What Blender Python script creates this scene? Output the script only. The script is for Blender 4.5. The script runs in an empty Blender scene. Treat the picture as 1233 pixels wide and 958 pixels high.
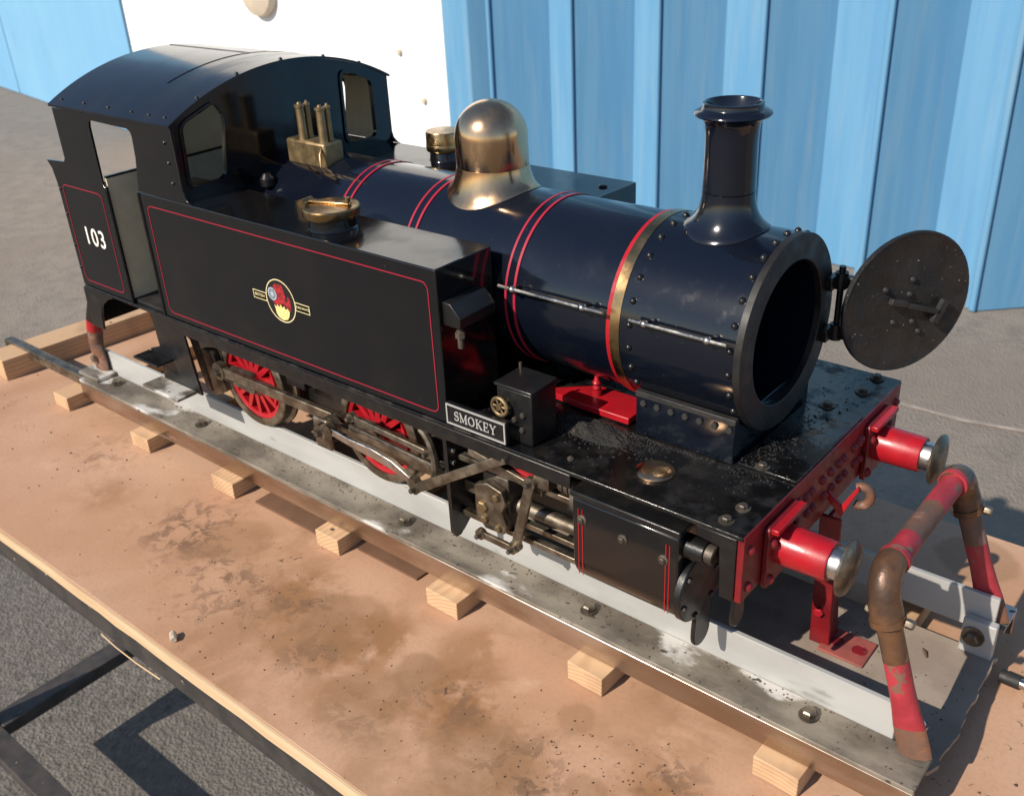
import bpy, bmesh, math, random
from mathutils import Vector, Matrix
from mathutils.geometry import tessellate_polygon
random.seed(7)
R = math.radians
scene = bpy.context.scene
C = scene.collection
H = 0.79                      # running plate of the engine above the ground

# ------------------------------------------------------------------ camera
cam_d = bpy.data.cameras.new('camera')
cam = bpy.data.objects.new('camera', cam_d)
C.objects.link(cam)
scene.camera = cam
CAM = Vector((0.1989, -0.5324, 0.3298))
yaw, pitch, roll = 0.71696, -0.4856, -0.05351
fw = Vector((-math.sin(yaw)*math.cos(pitch), math.cos(yaw)*math.cos(pitch), math.sin(pitch)))
rt = fw.cross(Vector((0, 0, 1))).normalized()
up = rt.cross(fw)
rt2 = rt*math.cos(roll) + up*math.sin(roll)
up2 = -rt*math.sin(roll) + up*math.cos(roll)
m = Matrix((rt2, up2, -fw)).transposed().to_4x4()
m.translation = CAM + Vector((0, 0, H))
cam.matrix_world = m
cam_d.sensor_width = 36.0
cam_d.lens = 36.0*1195.84/1233.0
cam_d.clip_start = 0.01
cam_d.clip_end = 200.0
cam_d.dof.use_dof = True
cam_d.dof.focus_distance = 0.66
cam_d.dof.aperture_fstop = 18.0

# ------------------------------------------------------------------ light
SUN = Vector((-0.29, -1.28, 1.0)).normalized()       # towards the sun
world = bpy.data.worlds.new('World')
scene.world = world
world.use_nodes = True
wn = world.node_tree
bg = wn.nodes['Background']
sky = wn.nodes.new('ShaderNodeTexSky')
sky.sky_type = 'NISHITA'
sky.sun_disc = False
sky.sun_elevation = math.asin(SUN.z)
sky.sun_rotation = math.atan2(SUN.x, SUN.y)
sky.air_density = 1.0
sky.dust_density = 0.4
sky.ozone_density = 1.6
wn.links.new(sky.outputs[0], bg.inputs[0])
bg.inputs[1].default_value = 0.10
sd = bpy.data.lights.new('sun', 'SUN')
sd.energy = 4.9
sd.angle = R(0.5)
sd.color = (1.0, 0.91, 0.79)
so = bpy.data.objects.new('sun', sd)
C.objects.link(so)
so.rotation_euler = SUN.to_track_quat('Z', 'Y').to_euler()
so.location = (0, 0, 5)
scene.view_settings.view_transform = 'Standard'
scene.view_settings.look = 'None'
scene.view_settings.gamma = 1.0
scene.view_settings.exposure = 0.27

# ------------------------------------------------------------------ materials
def mat(name, c1, c2=None, scale=40.0, rough=0.5, rough2=None, metal=0.0, bump=0.0, bscale=200.0,
        coat=0.0, stretch=(1, 1, 1), lo=0.35, hi=0.65, c3=None, s3=8.0, lo3=0.55, hi3=0.7, spec=0.5,
        detail=6.0, bdist=0.001, speck=None, speck_scale=300.0, speck_lo=0.68, speck_hi=0.72):
    ma = bpy.data.materials.new(name)
    ma.use_nodes = True
    nt = ma.node_tree
    N, L = nt.nodes, nt.links
    b = N['Principled BSDF']
    b.inputs['Base Color'].default_value = (*c1, 1)
    b.inputs['Roughness'].default_value = rough
    b.inputs['Metallic'].default_value = metal
    b.inputs['Coat Weight'].default_value = coat
    b.inputs['Coat Roughness'].default_value = 0.06
    b.inputs['Specular IOR Level'].default_value = spec
    tc = N.new('ShaderNodeTexCoord')
    mp = N.new('ShaderNodeMapping')
    mp.inputs['Scale'].default_value = stretch
    L.new(tc.outputs['Object'], mp.inputs[0])
    def noise(s, d=detail, r=0.55, off=0.0):
        n = N.new('ShaderNodeTexNoise')
        n.inputs['Scale'].default_value = s
        n.inputs['Detail'].default_value = d
        n.inputs['Roughness'].default_value = r
        if off:
            a = N.new('ShaderNodeVectorMath')
            a.operation = 'ADD'
            a.inputs[1].default_value = (off, off*1.7, off*0.6)
            L.new(mp.outputs[0], a.inputs[0])
            L.new(a.outputs[0], n.inputs['Vector'])
        else:
            L.new(mp.outputs[0], n.inputs['Vector'])
        return n.outputs[0]
    def ramp(src, a, c):
        r = N.new('ShaderNodeMapRange')
        r.inputs[1].default_value = a
        r.inputs[2].default_value = c
        r.interpolation_type = 'SMOOTHSTEP'
        L.new(src, r.inputs[0])
        return r.outputs[0]
    def mix(f, a, c):
        x = N.new('ShaderNodeMix')
        x.data_type = 'RGBA'
        L.new(f, x.inputs[0])
        for i, v in ((6, a), (7, c)):
            if isinstance(v, tuple):
                x.inputs[i].default_value = (*v, 1)
            else:
                L.new(v, x.inputs[i])
        return x.outputs[2]
    col = None
    f1 = None
    if c2 is not None:
        f1 = ramp(noise(scale), lo, hi)
        col = mix(f1, c1, c2)
    if c3 is not None:
        f3 = ramp(noise(s3, off=3.1), lo3, hi3)
        col = mix(f3, col if col is not None else c1, c3)
    if speck is not None:
        fs = ramp(noise(speck_scale, d=2.0, off=9.0), speck_lo, speck_hi)
        col = mix(fs, col if col is not None else c1, speck)
    if col is not None:
        L.new(col, b.inputs['Base Color'])
    if rough2 is not None:
        fr = ramp(noise(scale*1.7, off=5.0), lo, hi)
        mr = N.new('ShaderNodeMapRange')
        mr.inputs[3].default_value = rough
        mr.inputs[4].default_value = rough2
        L.new(fr, mr.inputs[0])
        L.new(mr.outputs[0], b.inputs['Roughness'])
    if bump:
        bp = N.new('ShaderNodeBump')
        bp.inputs['Strength'].default_value = bump
        bp.inputs['Distance'].default_value = bdist
        L.new(noise(bscale, off=1.0), bp.inputs['Height'])
        L.new(bp.outputs[0], b.inputs['Normal'])
    ma['noise'] = 1
    return ma

M = {}
M['black'] = mat('black gloss paint', (0.0042, 0.0044, 0.0055), (0.0068, 0.0064, 0.0066), 22, rough=0.11, rough2=0.24, bump=0.035, bscale=26, bdist=0.003, spec=0.6, coat=0.12, lo=0.4, hi=0.75, speck=(0.03, 0.028, 0.026), speck_scale=420, speck_lo=0.735, speck_hi=0.77)  # faint blue in the black stands for reflected sky
M['skytintblack'] = mat('gloss black with painted sky tint', (0.0032, 0.0050, 0.0108), (0.0050, 0.0066, 0.0120), 22, rough=0.11, rough2=0.22, bump=0.03, bscale=30, bdist=0.003, spec=0.6, coat=0.12, lo=0.4, hi=0.75, speck=(0.03, 0.03, 0.034), speck_scale=420, speck_lo=0.735, speck_hi=0.77)  # black paint; the blue of the reflected sky is put into its colour
M['blackdull'] = mat('worn satin black paint', (0.007, 0.007, 0.0075), (0.016, 0.0145, 0.013), 60, rough=0.30, rough2=0.55, bump=0.12, bscale=400, lo=0.45, hi=0.8)
M['soot'] = mat('sooty black', (0.009, 0.009, 0.010), (0.022, 0.020, 0.019), 60, rough=0.55, rough2=0.8, bump=0.4, bscale=300)
M['sootdoor'] = mat('ash caked door inside', (0.006, 0.006, 0.0065), (0.018, 0.016, 0.015), 40, rough=0.32, rough2=0.75, bump=0.6, bscale=350, speck=(0.28, 0.27, 0.25), speck_scale=360, speck_lo=0.70, speck_hi=0.76)
M['smokebox'] = mat('dusty smokebox black with painted sky tint', (0.0032, 0.0050, 0.0104), (0.0052, 0.0066, 0.0110), 60, rough=0.15, rough2=0.27, bump=0.06, bscale=70, lo=0.52, hi=0.80, spec=0.6, coat=0.1, speck=(0.03, 0.029, 0.03), speck_scale=380, speck_lo=0.715, speck_hi=0.76)  # blue tint imitates sky reflection on black; the specks are dust
M['roofblack'] = mat('worn roof black with painted sky tint', (0.0042, 0.0056, 0.0095), (0.013, 0.0135, 0.015), 14, rough=0.16, rough2=0.36, bump=0.05, bscale=24, bdist=0.003, spec=0.6, coat=0.1, stretch=(1, 0.35, 0.35), lo=0.45, hi=0.75)  # worn black; blue base and paler streaks imitate reflections on the roof
M['ringblack'] = mat('sooty ring black', (0.0065, 0.006, 0.006), (0.013, 0.0105, 0.009), 50, rough=0.4, rough2=0.6, bump=0.1)
M['plate'] = mat('sooty running plate black', (0.0045, 0.0045, 0.005), (0.014, 0.0125, 0.011), 45, rough=0.16, rough2=0.6, bump=0.15, bscale=260, lo=0.46, hi=0.66)
M['red'] = mat('red paint', (0.37, 0.007, 0.014), (0.29, 0.008, 0.014), 60, rough=0.28, rough2=0.42, bump=0.12, bscale=220)
M['redline'] = mat('red lining', (0.33, 0.013, 0.035), rough=0.4)
M['beam'] = mat('buffer beam red paint', (0.185, 0.007, 0.011), (0.115, 0.006, 0.009), 55, rough=0.35, rough2=0.5, bump=0.15, bscale=180)
M['brickred'] = mat('faded red oxide plate', (0.30, 0.075, 0.06), (0.22, 0.06, 0.05), 90, rough=0.7, bump=0.2)
M['brass'] = mat('brass', (0.52, 0.35, 0.17), (0.36, 0.22, 0.10), 45, rough=0.20, rough2=0.36, metal=1.0, bump=0.04, bscale=120, lo=0.35, hi=0.72)
M['olddome'] = mat('tarnished brass dome', (0.70, 0.465, 0.28), (0.50, 0.315, 0.18), 38, rough=0.17, rough2=0.31, metal=1.0, bump=0.05, bscale=90, stretch=(1, 1, 0.5), lo=0.38, hi=0.68)
M['olive'] = mat('dull bronze fitting', (0.36, 0.26, 0.14), (0.24, 0.17, 0.09), 90, rough=0.4, rough2=0.55, metal=0.85)
M['steel'] = mat('oily motion steel', (0.29, 0.245, 0.19), (0.13, 0.105, 0.078), 75, rough=0.34, rough2=0.55, metal=0.9, bump=0.1, bscale=300)
M['steeldark'] = mat('grimy steel', (0.15, 0.125, 0.10), (0.07, 0.058, 0.048), 80, rough=0.45, rough2=0.65, metal=0.7, bump=0.2, bscale=300)
M['bright'] = mat('bright steel', (0.62, 0.60, 0.57), (0.42, 0.40, 0.37), 90, rough=0.22, rough2=0.4, metal=1.0)
M['alu'] = mat('dull aluminium', (0.45, 0.445, 0.43), (0.38, 0.375, 0.36), 30, rough=0.55, rough2=0.7, metal=0.25, bump=0.05, bscale=250, stretch=(0.3, 1, 1), c3=(0.25, 0.24, 0.22), s3=50, lo3=0.62, hi3=0.72)
M['aludirty'] = mat('grease stained aluminium', (0.285, 0.25, 0.20), (0.115, 0.096, 0.076), 30, rough=0.5, rough2=0.75, metal=0.3, bump=0.25, bscale=500, c3=(0.58, 0.56, 0.53), s3=13, lo3=0.575, hi3=0.625, speck=(0.07, 0.06, 0.05), speck_scale=210, speck_lo=0.66, speck_hi=0.72, stretch=(0.6, 1, 1))
M['alugloss'] = mat('bare aluminium edge', (0.60, 0.53, 0.46), (0.38, 0.30, 0.235), 34, rough=0.22, rough2=0.42, metal=1.0, stretch=(0.25, 1, 1), bump=0.05, bscale=80, c3=(0.75, 0.73, 0.70), s3=22, lo3=0.62, hi3=0.68)
M['rust'] = mat('rusty pipe', (0.19, 0.085, 0.048), (0.12, 0.075, 0.058), 70, rough=0.5, rough2=0.7, metal=0.2, bump=0.4, bscale=260, c3=(0.24, 0.14, 0.11), s3=55, lo3=0.55, hi3=0.62)
M['wornred'] = mat('worn red pipe paint', (0.36, 0.030, 0.042), (0.27, 0.020, 0.030), 60, rough=0.4, rough2=0.6, bump=0.35, bscale=240, c3=(0.17, 0.085, 0.06), s3=75, lo3=0.60, hi3=0.64)
M['wetrust'] = mat('oily rusted elbow', (0.085, 0.05, 0.035), (0.17, 0.085, 0.042), 45, rough=0.2, rough2=0.45, metal=0.4, bump=0.5, bscale=170, c3=(0.22, 0.16, 0.13), s3=80, lo3=0.62, hi3=0.66)
M['mdf'] = None

M['edge'] = mat('pale plywood edge', (0.62, 0.44, 0.27), (0.52, 0.35, 0.20), 50, rough=0.75, stretch=(0.15, 1, 2), bump=0.1)
M['frame'] = mat('flaking black steel frame', (0.030, 0.027, 0.026), (0.055, 0.045, 0.04), 50, rough=0.55, bump=0.2, bscale=300, speck=(0.30, 0.24, 0.2), speck_scale=90, speck_lo=0.72, speck_hi=0.75)
M['cream'] = mat('dull cream cab interior', (0.76, 0.66, 0.46), (0.68, 0.58, 0.40), 50, rough=0.55)
M['white'] = mat('white lettering', (0.78, 0.76, 0.70), rough=0.5)
M['silverink'] = mat('silver lettering', (0.45, 0.44, 0.42), rough=0.45, metal=0.3)
M['creamline'] = mat('cream transfer line', (0.72, 0.62, 0.35), rough=0.45)
M['lion'] = mat('red transfer', (0.42, 0.022, 0.025), (0.16, 0.012, 0.018), 420, rough=0.45)
M['crown'] = mat('gold transfer', (0.70, 0.52, 0.16), (0.78, 0.64, 0.3), 500, rough=0.45)
M['wheelblue'] = mat('pale blue transfer', (0.34, 0.40, 0.46), rough=0.45)
M['transfer'] = mat('black transfer', (0.012, 0.012, 0.012), rough=0.35)
M['bluewall'] = mat('sky blue wall paint', (0.098, 0.262, 0.44), (0.122, 0.29, 0.46), 5, rough=0.42, rough2=0.55, stretch=(6, 6, 0.35), c3=(0.17, 0.30, 0.42), s3=6, lo3=0.5, hi3=0.8, bump=0.06, bscale=30, bdist=0.004)
M['bluewall2'] = mat('pale blue door paint', (0.16, 0.37, 0.58), (0.19, 0.40, 0.59), 2.5, rough=0.6, stretch=(1, 1, 0.5), c3=(0.14, 0.30, 0.48), s3=3.5, lo3=0.55, hi3=0.85)
M['whitedoor'] = mat('white door paint', (0.84, 0.84, 0.83), (0.80, 0.80, 0.79), 4, rough=0.5, speck=(0.45, 0.42, 0.4), speck_scale=9, speck_lo=0.76, speck_hi=0.79)
M['beige'] = mat('beige plastic', (0.55, 0.46, 0.36), (0.50, 0.42, 0.33), 20, rough=0.6)
M['ash'] = mat('grey ash and soot', (0.005, 0.0048, 0.0045), (0.017, 0.0145, 0.0125), 90, rough=0.85)
M['crumb'] = mat('dark crumbs', (0.05, 0.03, 0.02), (0.12, 0.07, 0.045), 60, rough=0.9)
M['dullbrown'] = mat('dark hardboard', (0.16, 0.082, 0.045), (0.13, 0.066, 0.036), 50, rough=0.8)
M['dustsheet'] = mat('dusty hardboard sheet', (0.30, 0.245, 0.195), (0.24, 0.19, 0.15), 35, rough=0.85, bump=0.15, bscale=350, c3=(0.17, 0.125, 0.09), s3=30, lo3=0.62, hi3=0.74)
M['bluescrap'] = mat('blue scrap', (0.05, 0.10, 0.17), rough=0.6)
M['paleline'] = mat('pale joint filler', (0.36, 0.31, 0.27), (0.24, 0.205, 0.175), 25, rough=0.9)
M['stub'] = mat('pale stub', (0.62, 0.55, 0.45), (0.35, 0.28, 0.2), 200, rough=0.8)

STAINS = [(-0.625, -0.185, 0.045, 0.55), (-0.36, -0.178, 0.055, 0.8), (-0.275, -0.175, 0.05, 0.9), (-0.315, -0.205, 0.03, 0.6), (-0.17, -0.178, 0.052, 0.95), (-0.215, -0.20, 0.03, 0.8), (-0.125, -0.205, 0.05, 0.55), (-0.02, -0.165, 0.045, 0.9), (-0.20, -0.135, 0.04, 0.7), (-0.245, -0.23, 0.035, 0.6), (-0.06, -0.20, 0.03, 0.7), (-0.47, -0.18, 0.06, 0.45)]
FLECKS = [(-0.50, -0.175, 0.075, 0.85), (-0.42, -0.19, 0.07, 0.85), (-0.345, -0.175, 0.055, 0.75), (-0.29, -0.20, 0.05, 0.6), (-0.03, -0.15, 0.05, 0.9), (-0.17, -0.185, 0.05, 0.65), (-0.70, -0.14, 0.05, 0.5), (-0.10, -0.20, 0.045, 0.8), (-0.22, -0.225, 0.04, 0.5)]
def mdf():
    ma = bpy.data.materials.new('stained brown board')
    ma.use_nodes = True
    nt = ma.node_tree
    N, L = nt.nodes, nt.links
    b = N['Principled BSDF']
    tc = N.new('ShaderNodeTexCoord')
    def noise(s, d=5, r=0.55, off=0, dist=0.0):
        a = N.new('ShaderNodeVectorMath')
        a.operation = 'ADD'
        a.inputs[1].default_value = (off, off*1.3, 0)
        L.new(tc.outputs['Object'], a.inputs[0])
        n = N.new('ShaderNodeTexNoise')
        n.inputs['Scale'].default_value = s
        n.inputs['Detail'].default_value = d
        n.inputs['Roughness'].default_value = r
        n.inputs['Distortion'].default_value = dist
        L.new(a.outputs[0], n.inputs['Vector'])
        return n.outputs[0]
    def ramp(src, a, c, o0=0.0, o1=1.0):
        r = N.new('ShaderNodeMapRange')
        r.interpolation_type = 'SMOOTHSTEP'
        for i, v in zip((1, 2, 3, 4), (a, c, o0, o1)):
            r.inputs[i].default_value = v
        L.new(src, r.inputs[0])
        return r.outputs[0]
    def mix(f, a, c):
        x = N.new('ShaderNodeMix')
        x.data_type = 'RGBA'
        L.new(f, x.inputs[0])
        for i, v in ((6, a), (7, c)):
            if isinstance(v, tuple):
                x.inputs[i].default_value = (*v, 1)
            else:
                L.new(v, x.inputs[i])
        return x.outputs[2]
    def mul(a, c):
        x = N.new('ShaderNodeMath')
        x.operation = 'MULTIPLY'
        L.new(a, x.inputs[0])
        L.new(c, x.inputs[1])
        return x.outputs[0]
    col = mix(ramp(noise(7, 5), 0.35, 0.65), (0.50, 0.308, 0.203), (0.44, 0.252, 0.155))
    # pale rubbed areas, then brown damp and oil stains, then dark scuffs that lie in patches
    col = mix(ramp(noise(12, 5, 0.6, 17.0), 0.56, 0.70, 0.0, 0.7), col, (0.56, 0.36, 0.24))
    def spot(x, y, r, soft=0.7):
        d = N.new('ShaderNodeVectorMath')
        d.operation = 'DISTANCE'
        d.inputs[1].default_value = (x, y, -0.176)
        L.new(tc.outputs['Object'], d.inputs[0])
        ad = N.new('ShaderNodeMath')
        ad.operation = 'MULTIPLY_ADD'
        L.new(noise(14, 4, 0.6, x*7+y*5+2), ad.inputs[0])
        ad.inputs[1].default_value = r*1.3
        L.new(d.outputs['Value'], ad.inputs[2])
        return ramp(ad.outputs[0], r*(1.65-soft), r*1.65, 1.0, 0.0)
    def brown(x, y, r, k, c=(0.27, 0.135, 0.058), nz=21.0):
        return mix(mul(spot(x, y, r), ramp(noise(nz, 5, 0.6, x*5+y*11+1, 0.4), 0.38, 0.54, 0.0, k)), col, c)
    def flecks(x, y, r, k, c=(0.165, 0.095, 0.058), nz=58.0):
        return mix(mul(spot(x, y, r, 0.9), ramp(noise(nz, 6, 0.7, x*3+y*13+5, 0.5), 0.475, 0.575, 0.0, k)), col, c)
    col = mix(mul(ramp(noise(4.0, 3, 0.5, 2.0, 0.4), 0.47, 0.60), ramp(noise(13, 5, 0.6, 4.0, 0.5), 0.40, 0.60, 0.0, 0.6)), col, (0.29, 0.16, 0.083))
    for q in STAINS:
        col = brown(*q)
    for q in FLECKS:
        col = flecks(*q)
    col = mix(mul(ramp(noise(6, 2, 0.5, 31.0), 0.50, 0.62), ramp(noise(150, 3, 0.6, 14.0, 0.8), 0.66, 0.70, 0.0, 0.8)), col, (0.08, 0.048, 0.032))
    col = mix(ramp(noise(330, 3, 0.6, 41.0), 0.45, 0.66, 0.0, 0.12), col, (0.22, 0.12, 0.07))
    col = mix(ramp(noise(36, 8, 0.75, 51.0, 0.3), 0.54, 0.70, 0.0, 0.4), col, (0.30, 0.16, 0.085))
    # round ring marks left by tins
    for (x, y, rr, w, s) in ((-0.215, -0.176, 0.019, 0.018, 0.55), (-0.13, -0.205, 0.034, 0.03, 0.4), (-0.30, -0.17, 0.036, 0.03, 0.45),
                             (-0.062, -0.185, 0.012, 0.008, 0.4), (-0.10, -0.142, 0.013, 0.006, 0.4), (-0.46, -0.15, 0.03, 0.025, 0.3),
                             (0.055, 0.19, 0.03, 0.02, 0.5), (-0.23, -0.215, 0.03, 0.02, 0.35), (0.02, -0.19, 0.028, 0.025, 0.4)):
        d = N.new('ShaderNodeVectorMath')
        d.operation = 'DISTANCE'
        d.inputs[1].default_value = (x, y, -0.176)
        L.new(tc.outputs['Object'], d.inputs[0])
        ad = N.new('ShaderNodeMath')
        ad.operation = 'MULTIPLY_ADD'
        L.new(noise(30, 3, 0.5, x*9+3), ad.inputs[0])
        ad.inputs[1].default_value = 0.02
        L.new(d.outputs['Value'], ad.inputs[2])
        col = mix(ramp(ad.outputs[0], rr+0.010-w*0.15, rr+0.014, s, 0.0), col, (0.24, 0.135, 0.07))
    L.new(col, b.inputs['Base Color'])
    b.inputs['Roughness'].default_value = 0.7
    b.inputs['Specular IOR Level'].default_value = 0.3
    bp = N.new('ShaderNodeBump')
    bp.inputs['Strength'].default_value = 0.15
    bp.inputs['Distance'].default_value = 0.001
    L.new(noise(240, 4), bp.inputs['Height'])
    L.new(bp.outputs[0], b.inputs['Normal'])
    return ma
M['mdf'] = mdf()

def pine():
    ma = bpy.data.materials.new('sawn pine with growth rings')
    ma.use_nodes = True
    nt = ma.node_tree
    N, L = nt.nodes, nt.links
    b = N['Principled BSDF']
    tc = N.new('ShaderNodeTexCoord')
    oi = N.new('ShaderNodeObjectInfo')
    sc = N.new('ShaderNodeVectorMath')
    sc.operation = 'SCALE'
    L.new(oi.outputs['Location'], sc.inputs[0])
    sc.inputs['Scale'].default_value = 0.13
    ad = N.new('ShaderNodeVectorMath')
    ad.operation = 'ADD'
    L.new(tc.outputs['Object'], ad.inputs[0])
    L.new(sc.outputs[0], ad.inputs[1])
    wv = N.new('ShaderNodeTexWave')
    wv.wave_type = 'RINGS'
    wv.rings_direction = 'Y'
    wv.inputs['Scale'].default_value = 95
    wv.inputs['Distortion'].default_value = 2.2
    wv.inputs['Detail'].default_value = 3
    wv.inputs['Detail Scale'].default_value = 0.6
    L.new(ad.outputs[0], wv.inputs['Vector'])
    n = N.new('ShaderNodeTexNoise')
    n.inputs['Scale'].default_value = 28
    n.inputs['Detail'].default_value = 6
    L.new(ad.outputs[0], n.inputs['Vector'])
    r = N.new('ShaderNodeValToRGB')
    r.color_ramp.elements[0].color = (0.53, 0.345, 0.20, 1)
    r.color_ramp.elements[1].color = (0.455, 0.28, 0.155, 1)
    r.color_ramp.elements[0].position = 0.35
    L.new(wv.outputs['Fac'], r.inputs[0])
    mr = N.new('ShaderNodeMapRange')
    mr.inputs[1].default_value = 0.50
    mr.inputs[2].default_value = 0.72
    mr.inputs[4].default_value = 0.7
    L.new(n.outputs[0], mr.inputs[0])
    mx = N.new('ShaderNodeMix')
    mx.data_type = 'RGBA'
    L.new(mr.outputs[0], mx.inputs[0])
    L.new(r.outputs[0], mx.inputs[6])
    mx.inputs[7].default_value = (0.29, 0.175, 0.10, 1)
    L.new(mx.outputs[2], b.inputs['Base Color'])
    b.inputs['Roughness'].default_value = 0.8
    bp = N.new('ShaderNodeBump')
    bp.inputs['Strength'].default_value = 0.25
    bp.inputs['Distance'].default_value = 0.0006
    L.new(wv.outputs['Fac'], bp.inputs['Height'])
    L.new(bp.outputs[0], b.inputs['Normal'])
    return ma
M['pine'] = pine()

def asphalt():
    ma = bpy.data.materials.new('asphalt')
    ma.use_nodes = True
    nt = ma.node_tree
    N, L = nt.nodes, nt.links
    b = N['Principled BSDF']
    tc = N.new('ShaderNodeTexCoord')
    vo = N.new('ShaderNodeTexVoronoi')
    vo.inputs['Scale'].default_value = 190
    vo.inputs['Randomness'].default_value = 1.0
    L.new(tc.outputs['Object'], vo.inputs['Vector'])
    n1 = N.new('ShaderNodeTexNoise')
    n1.inputs['Scale'].default_value = 75
    n1.inputs['Detail'].default_value = 8
    n1.inputs['Roughness'].default_value = 0.7
    n2 = N.new('ShaderNodeTexNoise')
    n2.inputs['Scale'].default_value = 2.2
    n2.inputs['Detail'].default_value = 5
    n3 = N.new('ShaderNodeTexNoise')
    n3.inputs['Scale'].default_value = 14
    n3.inputs['Detail'].default_value = 6
    for n in (n1, n2, n3):
        L.new(tc.outputs['Object'], n.inputs['Vector'])
    cr = N.new('ShaderNodeValToRGB')
    cr.color_ramp.elements[0].position = 0.30
    cr.color_ramp.elements[0].color = (0.045, 0.039, 0.034, 1)
    cr.color_ramp.elements[1].position = 0.70
    cr.color_ramp.elements[1].color = (0.205, 0.183, 0.158, 1)
    L.new(n1.outputs[0], cr.inputs[0])
    def mixf(f, a, c, lo, hi, k):
        r = N.new('ShaderNodeMapRange')
        r.inputs[1].default_value = lo
        r.inputs[2].default_value = hi
        r.inputs[4].default_value = k
        L.new(f, r.inputs[0])
        x = N.new('ShaderNodeMix')
        x.data_type = 'RGBA'
        L.new(r.outputs[0], x.inputs[0])
        L.new(a, x.inputs[6])
        x.inputs[7].default_value = (*c, 1)
        return x.outputs[2]
    col = mixf(n2.outputs[0], cr.outputs[0], (0.135, 0.117, 0.10), 0.42, 0.62, 0.6)
    col = mixf(n3.outputs[0], col, (0.10, 0.088, 0.077), 0.55, 0.72, 0.5)
    sep = N.new('ShaderNodeSeparateXYZ')
    L.new(tc.outputs['Object'], sep.inputs[0])
    rg = N.new('ShaderNodeMapRange')
    rg.inputs[1].default_value = 0.30
    rg.inputs[2].default_value = 0.55
    L.new(sep.outputs[1], rg.inputs[0])
    con = mixf(n3.outputs[0], cr.outputs[0], (0.258, 0.214, 0.176), 0.05, 0.62, 0.8)
    con = mixf(n2.outputs[0], con, (0.20, 0.163, 0.132), 0.40, 0.62, 0.75)
    xm = N.new('ShaderNodeMix')
    xm.data_type = 'RGBA'
    L.new(rg.outputs[0], xm.inputs[0])
    L.new(col, xm.inputs[6])
    L.new(con, xm.inputs[7])
    L.new(xm.outputs[2], b.inputs['Base Color'])
    b.inputs['Roughness'].default_value = 0.9
    bp = N.new('ShaderNodeBump')
    bp.inputs['Strength'].default_value = 0.65
    bp.inputs['Distance'].default_value = 0.004
    ad = N.new('ShaderNodeMath')
    ad.operation = 'ADD'
    L.new(vo.outputs['Distance'], ad.inputs[0])
    L.new(n1.outputs[0], ad.inputs[1])
    L.new(ad.outputs[0], bp.inputs['Height'])
    L.new(bp.outputs[0], b.inputs['Normal'])
    return ma
M['asphalt'] = asphalt()

# ------------------------------------------------------------------ builders
WL = {}                                              # world location of each object

def link(name, data, parent=None, loc=(0, 0, 0)):
    o = bpy.data.objects.new(name, data)
    C.objects.link(o)
    o.location = loc
    WL[o.name] = Vector(loc)
    if parent is not None:
        o.parent = parent
        o.matrix_parent_inverse = Matrix.Translation(-WL[parent.name])
    return o

def thing(name, label, cat, loc, group=None):
    o = link(name, None, None, loc)
    o.empty_display_size = 0.05
    o['label'] = label
    o['category'] = cat
    if group:
        o['group'] = group
    return o

def tag(o, label, cat, group=None):
    o['label'] = label
    o['category'] = cat
    if group:
        o['group'] = group
    return o

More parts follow.
